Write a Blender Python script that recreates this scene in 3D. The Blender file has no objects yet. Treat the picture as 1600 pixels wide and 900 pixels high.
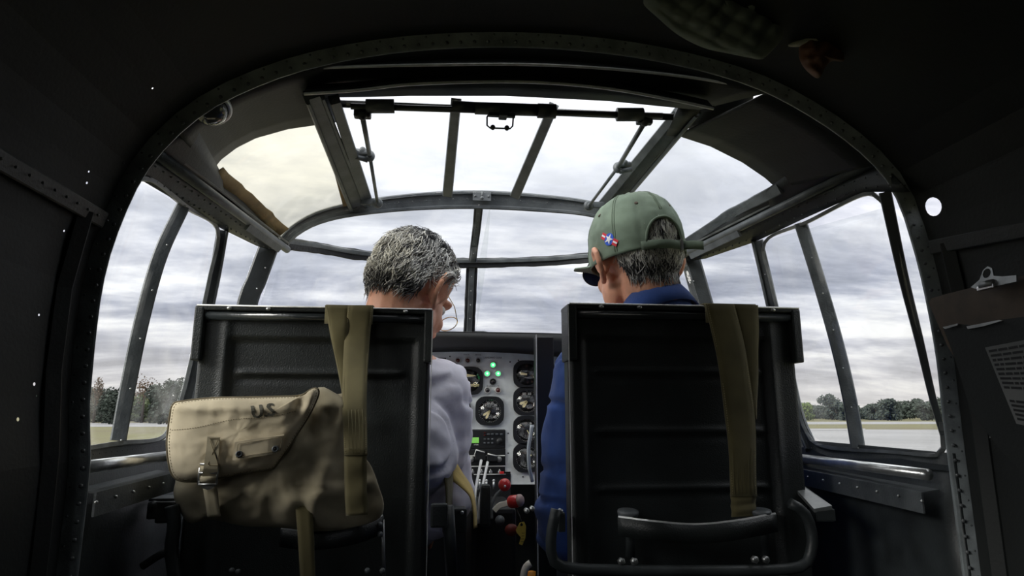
import bpy, bmesh, math, random
from mathutils import Vector, Matrix, noise
from mathutils.bvhtree import BVHTree
random.seed(7)
S = bpy.context.scene
COL = S.collection
PI = math.pi

# ------------------------------------------------------------------ camera
YAW, PITCH, F = math.radians(7.0), math.radians(11.19), 1000.0
CAM = Vector((-0.13, 0.0, 1.0))
cd = bpy.data.cameras.new('camera'); co = bpy.data.objects.new('camera', cd); COL.objects.link(co)
cd.sensor_width = 36.0; cd.lens = F / 1600.0 * 36.0; cd.clip_start = 0.02; cd.clip_end = 3000
co.location = CAM; co.rotation_euler = (PI/2 + PITCH, 0, -YAW)
S.camera = co
S.view_settings.view_transform = 'Standard'; S.view_settings.look = 'None'
S.view_settings.gamma = 1.0; S.view_settings.use_curve_mapping = False
S.view_settings.exposure = 0.0
S.cycles.max_bounces = 8; S.cycles.transparent_max_bounces = 24
S.cycles.sample_clamp_indirect = 6.0

# ------------------------------------------------------------------ sky (overcast, procedural)
W = bpy.data.worlds.new('overcast_sky'); S.world = W; W.use_nodes = True
nt = W.node_tree; nt.nodes.clear()
def wn(t, **k):
    n = nt.nodes.new(t)
    for a, b in k.items(): setattr(n, a, b)
    return n
def wl(a, b): nt.links.new(a, b)
def wmath(op, a, b=None):
    n = wn('ShaderNodeMath', operation=op)
    for i, v in enumerate((a, b)):
        if v is None: continue
        if isinstance(v, (int, float)): n.inputs[i].default_value = v
        else: wl(v, n.inputs[i])
    return n.outputs[0]
tc = wn('ShaderNodeTexCoord'); sx = wn('ShaderNodeSeparateXYZ'); wl(tc.outputs['Generated'], sx.inputs[0])
zz = wmath('ADD', wmath('MAXIMUM', sx.outputs['Z'], 0.0), 0.16)
cx = wn('ShaderNodeCombineXYZ')
wl(wmath('MULTIPLY', wmath('DIVIDE', sx.outputs['X'], zz), 0.55), cx.inputs[0])
wl(wmath('DIVIDE', sx.outputs['Y'], zz), cx.inputs[1])
n1 = wn('ShaderNodeTexNoise'); n1.inputs['Scale'].default_value = 1.15; n1.inputs['Detail'].default_value = 7; n1.inputs['Roughness'].default_value = .58; n1.inputs['Distortion'].default_value = .5
wl(cx.outputs[0], n1.inputs['Vector'])
n2 = wn('ShaderNodeTexNoise'); n2.inputs['Scale'].default_value = 4.2; n2.inputs['Detail'].default_value = 6; n2.inputs['Roughness'].default_value = .6
wl(cx.outputs[0], n2.inputs['Vector'])
mixn = wmath('ADD', wmath('MULTIPLY', n1.outputs['Fac'], .72), wmath('MULTIPLY', n2.outputs['Fac'], .28))
rp = wn('ShaderNodeValToRGB'); wl(mixn, rp.inputs[0])
e = rp.color_ramp.elements
e[0].position = .40; e[0].color = (.26, .28, .35, 1); e[1].position = .61; e[1].color = (.95, .95, .96, 1)
m = e.new(.475); m.color = (.42, .44, .52, 1)
m = e.new(.54); m.color = (.66, .67, .73, 1)
# brighter overhead, cream at the horizon
up = wn('ShaderNodeMapRange'); up.inputs['From Min'].default_value = .20; up.inputs['From Max'].default_value = .82; wl(sx.outputs['Z'], up.inputs['Value'])
mx = wn('ShaderNodeMix', data_type='RGBA'); wl(wmath('MULTIPLY', up.outputs[0], .92), mx.inputs['Factor']); wl(rp.outputs[0], mx.inputs['A']); mx.inputs['B'].default_value = (1.75, 1.77, 1.80, 1)
hz = wn('ShaderNodeMapRange'); hz.inputs['From Min'].default_value = .15; hz.inputs['From Max'].default_value = .0; wl(sx.outputs['Z'], hz.inputs['Value'])
mh = wn('ShaderNodeMix', data_type='RGBA'); wl(wmath('MULTIPLY', hz.outputs[0], .62), mh.inputs['Factor']); wl(mx.outputs['Result'], mh.inputs['A']); mh.inputs['B'].default_value = (.66, .60, .53, 1)
bg = wn('ShaderNodeBackground'); wl(mh.outputs['Result'], bg.inputs['Color']); bg.inputs['Strength'].default_value = 1.30
wo = wn('ShaderNodeOutputWorld'); wl(bg.outputs[0], wo.inputs[0])

sd_ = bpy.data.lights.new('added_soft_sun', 'SUN'); sd_.energy = 3.2; sd_.angle = math.radians(28); sd_.color = (1.0, .96, .90)  # soft sun added from the left to brighten the bag
so_ = bpy.data.objects.new('added_soft_sun', sd_); COL.objects.link(so_); so_.rotation_euler = Vector((-.90, -.34, .46)).to_track_quat('Z', 'Y').to_euler(); so_.location = (-5, -3, 6)

# ------------------------------------------------------------------ projection helpers (pixel of the 1600x900 frame -> real point)
FW = Vector((math.sin(YAW)*math.cos(PITCH), math.cos(YAW)*math.cos(PITCH), math.sin(PITCH)))
RT = Vector((math.cos(YAW), -math.sin(YAW), 0)); UP = RT.cross(FW)
def ray(px, py): return FW + RT*((px-800)/F) + UP*((450-py)/F)
def P(px, py, y): d = ray(px, py); return CAM + d*((y-CAM.y)/d.y)
def PX(px, py, x): d = ray(px, py); return CAM + d*((x-CAM.x)/d.x)
def PZ(px, py, z): d = ray(px, py); return CAM + d*((z-CAM.z)/d.z)
def lerp(a, b, t): return a + (b-a)*t
def interp(t, pts):
    if t <= pts[0][0]: return pts[0][1]
    for (a, va), (b, vb) in zip(pts, pts[1:]):
        if t <= b: return va + (vb-va)*(t-a)/(b-a)
    return pts[-1][1]
WPL = [(0, .615), (1.25, .612), (1.42, .59), (1.6, .52), (1.75, .42), (1.87, .29), (1.94, .13), (1.97, 0)]
def half(y, z):
    lean = .062*((z-.95)/.45)**2 if z > .95 else 0
    return interp(y, WPL) - lean
def off(y): return interp(y, [(1.0, .02), (1.5, 0)])
def WS(px, py):
    """point where the sight line meets the leaning cockpit side wall"""
    d = ray(px, py); s = -1 if px < 680 else 1
    y = .86
    while y < 2.0:
        p = CAM + d*(y/d.y)
        if s*(p.x-off(y)) >= half(y, p.z): break
        y += .004
    return p
def resample(pts, n):
    L = [0]
    for a, b in zip(pts, pts[1:]): L.append(L[-1]+(b-a).length)
    out = []; j = 0
    for i in range(n):
        t = L[-1]*i/(n-1)
        while j < len(pts)-2 and L[j+1] < t: j += 1
        out.append(pts[j].lerp(pts[j+1], (t-L[j])/max(1e-9, L[j+1]-L[j])))
    return out
def smooth_path(pts, n):
    """Catmull-Rom through the points, n samples"""
    if len(pts) < 3: return resample(pts, n)
    q = [pts[0]*2-pts[1]] + list(pts) + [pts[-1]*2-pts[-2]]
    o = []
    for i in range(1, len(q)-2):
        for k in range(8):
            t = k/8; a, b, c, d = q[i-1], q[i], q[i+1], q[i+2]
            o.append(.5*((2*b)+(c-a)*t+(2*a-5*b+4*c-d)*t*t+(3*b-a-3*c+d)*t**3))
    o.append(pts[-1]); return resample(o, n)

# ------------------------------------------------------------------ materials
def mat(name, col, rough=.5, metal=0, bump=0, bscale=60, var=0, vscale=8, spec=.5, col2=None, coat=0, sheen=0, emit=None, stretch=None):
    m = bpy.data.materials.new(name); m.use_nodes = True
    t = m.node_tree; b = t.nodes['Principled BSDF']
    b.inputs['Base Color'].default_value = (*col, 1); b.inputs['Roughness'].default_value = rough
    b.inputs['Metallic'].default_value = metal; b.inputs['Specular IOR Level'].default_value = spec
    b.inputs['Coat Weight'].default_value = coat; b.inputs['Sheen Weight'].default_value = sheen
    tcn = t.nodes.new('ShaderNodeTexCoord'); src = tcn.outputs['Object']
    if stretch:
        mp = t.nodes.new('ShaderNodeMapping'); mp.inputs['Scale'].default_value = stretch; t.links.new(src, mp.inputs[0]); src = mp.outputs[0]
    if var:
        n = t.nodes.new('ShaderNodeTexNoise'); n.inputs['Scale'].default_value = vscale; n.inputs['Detail'].default_value = 6; t.links.new(src, n.inputs['Vector'])
        mr = t.nodes.new('ShaderNodeMapRange'); mr.inputs['From Min'].default_value = .3; mr.inputs['From Max'].default_value = .7; t.links.new(n.outputs['Fac'], mr.inputs['Value'])
        mxn = t.nodes.new('ShaderNodeMix'); mxn.data_type = 'RGBA'
        c2 = col2 or tuple(min(1, c*(1+var)) for c in col); c1 = col if col2 else tuple(c*(1-var) for c in col)
        mxn.inputs['A'].default_value = (*c1, 1); mxn.inputs['B'].default_value = (*c2, 1)
        t.links.new(mr.outputs[0], mxn.inputs['Factor']); t.links.new(mxn.outputs['Result'], b.inputs['Base Color'])
    if bump:
        n = t.nodes.new('ShaderNodeTexNoise'); n.inputs['Scale'].default_value = bscale; n.inputs['Detail'].default_value = 4; t.links.new(src, n.inputs['Vector'])
        bp = t.nodes.new('ShaderNodeBump'); bp.inputs['Strength'].default_value = bump; bp.inputs['Distance'].default_value = .002
        t.links.new(n.outputs['Fac'], bp.inputs['Height']); t.links.new(bp.outputs[0], b.inputs['Normal'])
    if emit:
        b.inputs['Emission Color'].default_value = (*emit[0], 1); b.inputs['Emission Strength'].default_value = emit[1]
    return m
def weave(name, col, scale=900, rough=.9, var=.25, stripes=0):
    m = mat(name, col, rough, var=var, vscale=14, sheen=.2, spec=.2)
    t = m.node_tree; b = t.nodes['Principled BSDF']; tcn = t.nodes.new('ShaderNodeTexCoord')
    w1 = t.nodes.new('ShaderNodeTexWave'); w1.inputs['Scale'].default_value = scale; w1.inputs['Distortion'].default_value = 1; t.links.new(tcn.outputs['Object'], w1.inputs['Vector'])
    w2 = t.nodes.new('ShaderNodeTexWave'); w2.bands_direction = 'Z'; w2.inputs['Scale'].default_value = scale; w2.inputs['Distortion'].default_value = 1; t.links.new(tcn.outputs['Object'], w2.inputs['Vector'])
    ad = t.nodes.new('ShaderNodeMath'); ad.operation = 'ADD'; t.links.new(w1.outputs['Fac'], ad.inputs[0]); t.links.new(w2.outputs['Fac'], ad.inputs[1])
    n = t.nodes.new('ShaderNodeTexNoise'); n.inputs['Scale'].default_value = 180; t.links.new(tcn.outputs['Object'], n.inputs['Vector'])
    ad2 = t.nodes.new('ShaderNodeMath'); ad2.operation = 'ADD'; t.links.new(ad.outputs[0], ad2.inputs[0]); t.links.new(n.outputs['Fac'], ad2.inputs[1])
    bp = t.nodes.new('ShaderNodeBump'); bp.inputs['Strength'].default_value = .35; bp.inputs['Distance'].default_value = .0006
    t.links.new(ad2.outputs[0], bp.inputs['Height']); t.links.new(bp.outputs[0], b.inputs['Normal'])
    return m
M = {}
M['paint'] = mat('black_green_paint', (.034, .040, .042), .45, bump=.25, bscale=260, var=.35, vscale=22)
M['skin'] = mat('dark_fuselage_skin', (.010, .0125, .012), .65, bump=.2, bscale=200, var=.4, vscale=6)
M['frame'] = mat('worn_frame_paint', (.075, .085, .092), .40, bump=.35, bscale=300, var=.5, vscale=30, col2=(.15, .165, .175))
M['arch'] = mat('grey_arch_paint', (.27, .30, .31), .42, bump=.3, bscale=300, var=.4, vscale=26)
M['glossy'] = mat('glossy_black_enamel', (.03, .035, .037), .22, bump=.2, bscale=300, coat=.6)
M['dull'] = mat('dull_steel', (.26, .27, .27), .4, metal=.5, var=.3, vscale=40)
M['lip'] = mat('bare_lip_with_glint', (.86, .88, .88), .38, metal=.35, bump=.3, bscale=200, var=.2, vscale=50)  # near-white base colour carries the glint on bare edges
M['roof'] = mat('dark_roof_paint', (.017, .020, .021), .5, bump=.2, bscale=200, var=.4, vscale=8)
M['tube'] = mat('satin_grey_tube', (.75, .76, .76), .28, metal=.8, bump=.15, bscale=200, var=.3, vscale=30)
M['worn'] = mat('bare_worn_edge', (.30, .32, .32), .35, metal=.6, bump=.3, bscale=200, var=.6, vscale=40, col2=(.10, .11, .11))
M['steel'] = mat('worn_steel', (.55, .56, .56), .36, metal=.85, var=.3, vscale=30)
M['chrome'] = mat('polished_steel', (.8, .8, .8), .12, metal=1)
M['seat'] = mat('seat_black_enamel', (.020, .024, .024), .42, bump=.45, bscale=420, var=.3, vscale=12)
M['rail'] = mat('grey_tube_paint', (.16, .17, .17), .32, var=.4, vscale=30, bump=.2)
M['rivet'] = mat('rivet_paint', (.13, .14, .145), .22)
M['sealant'] = mat('old_black_sealant', (.022, .024, .028), .7, bump=.8, bscale=120)
M['tape'] = mat('brown_sealing_tape', (.24, .17, .075), .7, var=.3, vscale=30, bump=.5, bscale=90)
M['web'] = weave('olive_webbing', (.14, .12, .055), 1400, .8)
M['stitch'] = mat('pale_stitching', (.42, .36, .20), .8)
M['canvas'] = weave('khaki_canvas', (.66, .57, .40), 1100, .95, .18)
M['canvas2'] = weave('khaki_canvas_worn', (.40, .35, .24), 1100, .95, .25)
M['ink'] = mat('faded_stamp_ink', (.085, .08, .06), .9, var=.5, vscale=90)
M['panel'] = mat('grey_panel_paint', (.74, .78, .77), .5, bump=.15, bscale=400, var=.12, vscale=30)
M['black'] = mat('instrument_black', (.012, .013, .014), .45)
M['lum'] = mat('luminous_cream_paint', (.85, .74, .40), .6)
M['white'] = mat('white_marking', (.75, .75, .72), .6)
M['redpaint'] = mat('red_knob', (.62, .03, .03), .3, coat=.5)
M['darkred'] = mat('dark_red_lens', (.10, .015, .01), .2, coat=.6)
M['darklens'] = mat('dark_lens', (.02, .015, .015), .15, coat=.6)
M['green'] = mat('green_lamp', (.1, .8, .25), .3, emit=((.10, 1.0, .30), 1.3))
M['lampcore'] = mat('green_lamp_core', (.5, 1, .6), .3, emit=((.55, 1.0, .65), 2.2))
M['lcd'] = mat('green_display', (.12, .30, .06), .4, emit=((.16, .42, .08), .8))
M['yellow'] = mat('yellow_tag', (.62, .46, .08), .6)
M['orange'] = mat('orange_plastic', (.9, .35, .03), .5)
M['skinp'] = mat('skin', (.72, .36, .24), .5, bump=.2, bscale=300, var=.12, vscale=40)
for nm, sc in (('skinp', 1),):
    b = M[nm].node_tree.nodes['Principled BSDF']; b.inputs['Subsurface Weight'].default_value = .15; b.inputs['Subsurface Radius'].default_value = (.01, .004, .002); b.inputs['Subsurface Scale'].default_value = .5
M['lav'] = mat('lavender_white_shirt', (.80, .79, .90), .85, bump=.5, bscale=30, sheen=.2, var=.06, vscale=20)
M['blue'] = weave('blue_denim_shirt', (.035, .08, .28), 1500, .9, .3)
M['trouser'] = mat('dark_trousers', (.03, .035, .05), .9, bump=.3)
M['shoe'] = mat('black_leather', (.02, .02, .02), .4)
M['cap'] = weave('faded_green_twill', (.19, .25, .19), 1300, .9, .35)
M['hairw'] = mat('hair_white', (.85, .84, .80), .5); M['hairg'] = mat('hair_grey', (.52, .51, .50), .5); M['haird'] = mat('hair_dark', (.045, .045, .05), .5)
M['scalp'] = mat('scalp_grey', (.28, .27, .26), .8)
M['gold'] = mat('thin_gold_wire', (.75, .55, .25), .2, metal=1)
M['lens'] = mat('blue_mirror_lens', (.06, .10, .25), .08, metal=.6)
M['paper'] = mat('printed_paper', (.17, .175, .17), .8, var=.1)
M['brownboard'] = mat('hardboard', (.075, .05, .03), .6, var=.3, vscale=30)
M['quilt'] = mat('quilted_green_fabric', (.20, .23, .20), .9, bump=.3, bscale=80, var=.3, vscale=15)
M['rag'] = mat('grey_cloth', (.45, .44, .36), .9, bump=.3); M['leather'] = mat('brown_leather', (.15, .065, .04), .6, var=.4, vscale=25, bump=.3)
def glassmat(name, tint, dirt, gloss=.05):
    m = bpy.data.materials.new(name); m.use_nodes = True; t = m.node_tree; t.nodes.clear()
    tr = t.nodes.new('ShaderNodeBsdfTransparent'); tr.inputs[0].default_value = (*tint, 1)
    gl = t.nodes.new('ShaderNodeBsdfGlossy'); gl.inputs['Roughness'].default_value = .05
    df = t.nodes.new('ShaderNodeBsdfTranslucent'); df.inputs[0].default_value = (.9, .9, .88, 1)
    d2 = t.nodes.new('ShaderNodeBsdfDiffuse'); d2.inputs[0].default_value = (.6, .6, .58, 1)
    m1 = t.nodes.new('ShaderNodeMixShader'); m1.inputs[0].default_value = gloss; t.links.new(tr.outputs[0], m1.inputs[1]); t.links.new(gl.outputs[0], m1.inputs[2])
    ma = t.nodes.new('ShaderNodeMixShader'); ma.inputs[0].default_value = .3; t.links.new(df.outputs[0], ma.inputs[1]); t.links.new(d2.outputs[0], ma.inputs[2])
    tcn = t.nodes.new('ShaderNodeTexCoord'); n = t.nodes.new('ShaderNodeTexNoise'); n.inputs['Scale'].default_value = 9; n.inputs['Detail'].default_value = 7; n.inputs['Distortion'].default_value = 1.2; t.links.new(tcn.outputs['Object'], n.inputs['Vector'])
    mr = t.nodes.new('ShaderNodeMapRange'); mr.inputs['From Min'].default_value = .45; mr.inputs['From Max'].default_value = .75; mr.inputs['To Max'].default_value = dirt; t.links.new(n.outputs['Fac'], mr.inputs['Value'])
    m2 = t.nodes.new('ShaderNodeMixShader'); t.links.new(mr.outputs[0], m2.inputs[0]); t.links.new(m1.outputs[0], m2.inputs[1]); t.links.new(ma.outputs[0], m2.inputs[2])
    o = t.nodes.new('ShaderNodeOutputMaterial'); t.links.new(m2.outputs[0], o.inputs[0]); return m
M['glass'] = glassmat('window_perspex', (.97, .98, .98), .10)
M['topglass'] = glassmat('yellowed_perspex', (.93, .915, .83), .14)
M['dialglass'] = glassmat('dial_glass', (1, 1, 1), .0, .05)

# ------------------------------------------------------------------ mesh helpers
def tag(o, label=None, cat=None, group=None, kind=None):
    if label: o['label'] = label
    if cat: o['category'] = cat
    if group: o['group'] = group
    if kind: o['kind'] = kind
    return o
def thing(name, loc, label, cat, group=None):
    o = bpy.data.objects.new(name, None); o.empty_display_size = .05; o.location = loc; COL.objects.link(o)
    return tag(o, label, cat, group)
def root(name, loc, kind='structure', label=None):
    o = bpy.data.objects.new(name, None); o.empty_display_size = .05; o.location = loc; COL.objects.link(o)
    return tag(o, label, kind=kind)
def world_loc(o):
    v = Vector((0, 0, 0))
    while o is not None:
        v = v + o.location; 
        if o.parent is not None: v = v + o.matrix_parent_inverse.translation
        o = o.parent
    return v
class MB:
    def __init__(s): s.v = []; s.f = []; s.m = []; s.sm = []
    def add(s, vs, fs, mi=0, smooth=True):
        b = len(s.v); s.v += [Vector(v) for v in vs]; s.f += [tuple(i+b for i in f) for f in fs]; s.m += [mi]*len(fs); s.sm += [smooth]*len(fs)
        return s
    def box(s, c, size, rot=None, bev=0, mi=0):
        bm = bmesh.new(); bmesh.ops.create_cube(bm, size=1)
        bmesh.ops.scale(bm, vec=size, verts=bm.verts)
        if bev: bmesh.ops.bevel(bm, geom=bm.edges[:], offset=bev, segments=2, affect='EDGES', profile=.6)
        R = rot if rot is not None else Matrix.Identity(3)
        vs = [R @ v.co + Vector(c) for v in bm.verts]; fs = [[v.index for v in f.verts] for f in bm.faces]
        bm.free(); return s.add(vs, fs, mi, False)
    def sphere(s, c, r, seg=12, rings=8, rot=None, mi=0):
        r = Vector(r) if hasattr(r, '__len__') else Vector((r, r, r)); vs = []; fs = []
        R = rot if rot is not None else Matrix.Identity(3)
        for i in range(1, rings):
            for j in range(seg):
                a = PI*i/rings; b = 2*PI*j/seg
                vs.append(R @ Vector((r.x*math.sin(a)*math.cos(b), r.y*math.sin(a)*math.sin(b), r.z*math.cos(a)))+Vector(c))
        n = len(vs); vs += [R @ Vector((0, 0, r.z))+Vector(c), R @ Vector((0, 0, -r.z))+Vector(c)]
        for i in range(rings-2):
            for j in range(seg): fs.append((i*seg+j, (i+1)*seg+j, (i+1)*seg+(j+1) % seg, i*seg+(j+1) % seg))
        for j in range(seg):
            fs.append((n, j, (j+1) % seg)); fs.append((n+1, (rings-2)*seg+(j+1) % seg, (rings-2)*seg+j))
        return s.add(vs, fs, mi)
    def lathe(s, c, axis, prof, seg=20, mi=0, caps=True):
        """prof = [(dist along axis, radius)]"""
        a = Vector(axis).normalized(); u = a.orthogonal().normalized(); w = a.cross(u); vs = []; fs = []
        for d, r in prof:
            for j in range(seg):
                t = 2*PI*j/seg; vs.append(Vector(c)+a*d+(u*math.cos(t)+w*math.sin(t))*max(r, 1e-5))
        for i in range(len(prof)-1):
            for j in range(seg): fs.append((i*seg+j, i*seg+(j+1) % seg, (i+1)*seg+(j+1) % seg, (i+1)*seg+j))
        if caps: fs.append(tuple(range(seg))[::-1]); fs.append(tuple(range((len(prof)-1)*seg, len(prof)*seg)))
        return s.add(vs, fs, mi)
    def tube(s, pts, r, seg=8, mi=0, closed=False):
        n = len(pts); pts = [Vector(p) for p in pts]; vs = []; fs = []; u = None
        for i, p in enumerate(pts):
            if closed: t = (pts[(i+1) % n]-pts[i-1]).normalized()
            else: t = (pts[min(i+1, n-1)]-pts[max(i-1, 0)]).normalized()
            u = t.orthogonal().normalized() if u is None else (u-t*u.dot(t)).normalized()
            w = t.cross(u); rr = r[i] if hasattr(r, '__len__') else r
            for j in range(seg):
                a = 2*PI*j/seg; vs.append(p+(u*math.cos(a)+w*math.sin(a))*rr)
        m_ = n if closed else n-1
        for i in range(m_):
            for j in range(seg):
                k = (i+1) % n; fs.append((i*seg+j, i*seg+(j+1) % seg, k*seg+(j+1) % seg, k*seg+j))
        if not closed: fs.append(tuple(range(seg))[::-1]); fs.append(tuple(range((n-1)*seg, n*seg)))
        return s.add(vs, fs, mi)
    def bar(s, pts, w, t, ref=None, prof='box', mi=0, roll=0, jag=0):
        """swept section: w across the view from ref, t in depth away from ref"""
        n = len(pts); vs = []; fs = []
        if prof == 'box': sec = [(-.5, 0), (-.42, -.16), (.42, -.16), (.5, 0), (.5, .84), (-.5, .84)]
        elif prof == 'channel': sec = [(-.5, -.1), (-.44, -.3), (-.32, -.3), (-.27, .1), (.27, .1), (.32, -.3), (.44, -.3), (.5, -.1), (.5, .7), (-.5, .7)]
        elif prof == 'angle': sec = [(-.5, .1), (-.5, -.9), (-.38, -1), (-.34, .0), (.44, .0), (.5, .05), (.5, .25), (-.5, .25)]
        elif prof == 'round': sec = [(.5*math.cos(a*PI/6), .5*math.sin(a*PI/6)) for a in range(12)]
        for i, p in enumerate(pts):
            tg = (pts[min(i+1, n-1)]-pts[max(i-1, 0)]).normalized()
            rf = ref if ref is not None else Vector((0, min(p.y-.25, 1.1), 1.15))
            nr = (p-rf); nr = (nr-tg*nr.dot(tg)).normalized(); sd = tg.cross(nr)
            if roll: sd, nr = sd*math.cos(roll)+nr*math.sin(roll), nr*math.cos(roll)-sd*math.sin(roll)
            ww = w[i] if hasattr(w, '__len__') else w
            if jag: ww = ww*(1+jag*(random.random()-.5))
            for a, b in sec: vs.append(p+sd*a*ww+nr*b*t)
        k = len(sec)
        for i in range(n-1):
            for j in range(k): fs.append((i*k+j, i*k+(j+1) % k, (i+1)*k+(j+1) % k, (i+1)*k+j))
        fs.append(tuple(range(k))[::-1]); fs.append(tuple(range((n-1)*k, n*k)))
        return s.add(vs, fs, mi, prof == 'round')
    def loft(s, A, B, nu=16, nv=4, thick=0, mi=0, bulge=None, smooth=True):
        A = resample(A, nu); B = resample(B, nu); vs = []; fs = []
        for i in range(nu):
            for j in range(nv):
                p = A[i].lerp(B[i], j/(nv-1))
                if bulge: p = p + bulge(p, j/(nv-1), i/(nu-1))
                vs.append(p)
        for i in range(nu-1):
            for j in range(nv-1): fs.append((i*nv+j, i*nv+j+1, (i+1)*nv+j+1, (i+1)*nv+j))
        if thick:
            c = Vector((0, 1.2, 1.1)); N = len(vs)
            bm = bmesh.new(); bv = [bm.verts.new(v) for v in vs]; [bm.faces.new([bv[i] for i in f]) for f in fs]; bm.normal_update()
            nrm = [v.normal.copy() for v in bv]; bm.free()
            sg = 1 if sum(((v-c).dot(n) for v, n in zip(vs, nrm))) > 0 else -1
            vs2 = [v+n*thick*sg for v, n in zip(vs, nrm)]
            fs2 = [tuple(i+N for i in f[::-1]) for f in fs]
            rim = [i*nv for i in range(nu)] + [(nu-1)*nv+j for j in range(1, nv)] + [i*nv+nv-1 for i in range(nu-2, -1, -1)] + [j for j in range(nv-2, 0, -1)]
            fr = [(rim[i], rim[(i+1) % len(rim)], rim[(i+1) % len(rim)]+N, rim[i]+N) for i in range(len(rim))]
            vs = vs+vs2; fs = fs+fs2+fr
        return s.add(vs, fs, mi, smooth)
    def plate(s, outline, holes, to3, thick, mi=0):
        """flat plate with holes; outline/holes in 2D, to3(u, v, depth)"""
        bm = bmesh.new(); allv = []
        for loop in [outline]+holes:
            vs = [bm.verts.new((a, b, 0)) for a, b in loop]
            for i in range(len(vs)): bm.edges.new((vs[i], vs[(i+1) % len(vs)]))
            allv.append(vs)
        bmesh.ops.triangle_fill(bm, edges=bm.edges[:], use_beauty=True)
        bm.verts.ensure_lookup_table(); bm.verts.index_update()
        n = len(bm.verts); fs = [[v.index for v in f.verts] for f in bm.faces]
        v2 = [to3(v.co.x, v.co.y, 0) for v in bm.verts] + [to3(v.co.x, v.co.y, thick) for v in bm.verts]
        fs2 = fs + [[i+n for i in f[::-1]] for f in fs]
        for vs in allv:
            for i in range(len(vs)):
                a = vs[i].index; b = vs[(i+1) % len(vs)].index; fs2.append([a, b, b+n, a+n])
        bm.free(); return s.add(v2, fs2, mi, False)
    def puff(s, outline, to3, H, K=10, p=2.2, back=None, fold=None, mi=0, c=None):
        """pillow: outline 2D star shaped about c; to3(u, v, h) with h towards the viewer"""
        n = len(outline); c = c or (sum(a for a, b in outline)/n, sum(b for a, b in outline)/n); back = H*.3 if back is None else back
        vs = [to3(c[0], c[1], H+(fold(c[0], c[1], 1) if fold else 0))]; fs = []
        for k in range(1, K+1):
            r = math.sin(PI/2*k/K)
            for a, b in outline:
                u = c[0]+(a-c[0])*r; v = c[1]+(b-c[1])*r; e_ = (1-r**p)**(1/2.0)
                vs.append(to3(u, v, H*e_+(fold(u, v, e_) if fold else 0)))
        for j in range(n): fs.append((0, 1+j, 1+(j+1) % n))
        for k in range(K-1):
            for j in range(n):
                a = 1+k*n; b = a+n; fs.append((a+j, b+j, b+(j+1) % n, a+(j+1) % n))
        # back
        N = len(vs); last = 1+(K-1)*n
        for k in (3, 1):
            r = k/4
            for a, b in outline: vs.append(to3(c[0]+(a-c[0])*r, c[1]+(b-c[1])*r, -back*(1-r*r)))
        for j in range(n):
            fs.append((last+j, N+j, N+(j+1) % n, last+(j+1) % n)); fs.append((N+j, N+n+j, N+n+(j+1) % n, N+(j+1) % n))
        fs.append(tuple(N+n+j for j in range(n)))
        return s.add(vs, fs, mi)
    def build(s, name, mats, parent=None, kind=None, label=None, bevel=0, subd=0):
        me = bpy.data.meshes.new(name); o = bpy.data.objects.new(name, me); COL.objects.link(o)
        vs = s.v; w = Vector((0, 0, 0))
        if parent is None:
            n = len(vs); lo = Vector((min(v.x for v in vs)+max(v.x for v in vs), min(v.y for v in vs)+max(v.y for v in vs), 2*min(v.z for v in vs)))/2
            o.location = lo; w = lo
        else:
            pw = world_loc(parent); o.parent = parent; w = pw
        me.from_pydata([v-w for v in vs], [], s.f)
        if not isinstance(mats, (list, tuple)): mats = [mats]
        for m_ in mats: me.materials.append(m_)
        me.polygons.foreach_set('material_index', s.m); me.polygons.foreach_set('use_smooth', s.sm)
        bm = bmesh.new(); bm.from_mesh(me); bmesh.ops.recalc_face_normals(bm, faces=bm.faces); bm.to_mesh(me); bm.free()
        me.update()
        if bevel:
            b = o.modifiers.new('bevel', 'BEVEL'); b.width = bevel; b.segments = 2; b.limit_method = 'ANGLE'
        if subd:
            b = o.modifiers.new('sub', 'SUBSURF'); b.levels = subd; b.render_levels = subd
        if kind: o['kind'] = kind
        if label: o['label'] = label
        return o
def rivets(mb, pts, spacing, r, ref=None, mi=0, phase=0):
    L = sum((b-a).length for a, b in zip(pts, pts[1:])); n = max(2, int(L/spacing)); q = resample(pts, n)
    for i, p in enumerate(q):
        rf = ref if ref is not None else Vector((0, min(p.y-.4, .9), 1.15)); d = (rf-p).normalized()
        u = d.orthogonal().normalized(); w = d.cross(u); vs = []; fs = []
        for k, (h, rr) in enumerate(((0, 1), (.55, .8))):
            for j in range(6): vs.append(p+d*h*r+(u*math.cos(j*PI/3)+w*math.sin(j*PI/3))*r*rr)
        vs.append(p+d*r*.8)
        for j in range(6): fs += [(j, (j+1) % 6, 6+(j+1) % 6, 6+j), (6+j, 6+(j+1) % 6, 12)]
        mb.add(vs, fs, mi)
_tc = {}
def text_geo(s, size):
    if s not in _tc:
        cu = bpy.data.curves.new('t', 'FONT'); cu.body = s; cu.size = 1; cu.align_x = 'CENTER'; cu.align_y = 'CENTER'; cu.resolution_u = 2
        ob = bpy.data.objects.new('t', cu); me = bpy.data.meshes.new_from_object(ob)
        _tc[s] = ([v.co.copy() for v in me.vertices], [list(p.vertices) for p in me.polygons]); bpy.data.objects.remove(ob); bpy.data.curves.remove(cu); bpy.data.meshes.remove(me)
    vs, fs = _tc[s]; return [(v.x*size, v.y*size) for v in vs], fs
def text_on(mb, s, size, to3, mi=0, sx=1):
    vs, fs = text_geo(s, size); mb.add([to3(a*sx, b) for a, b in vs], fs, mi, False)

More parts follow.
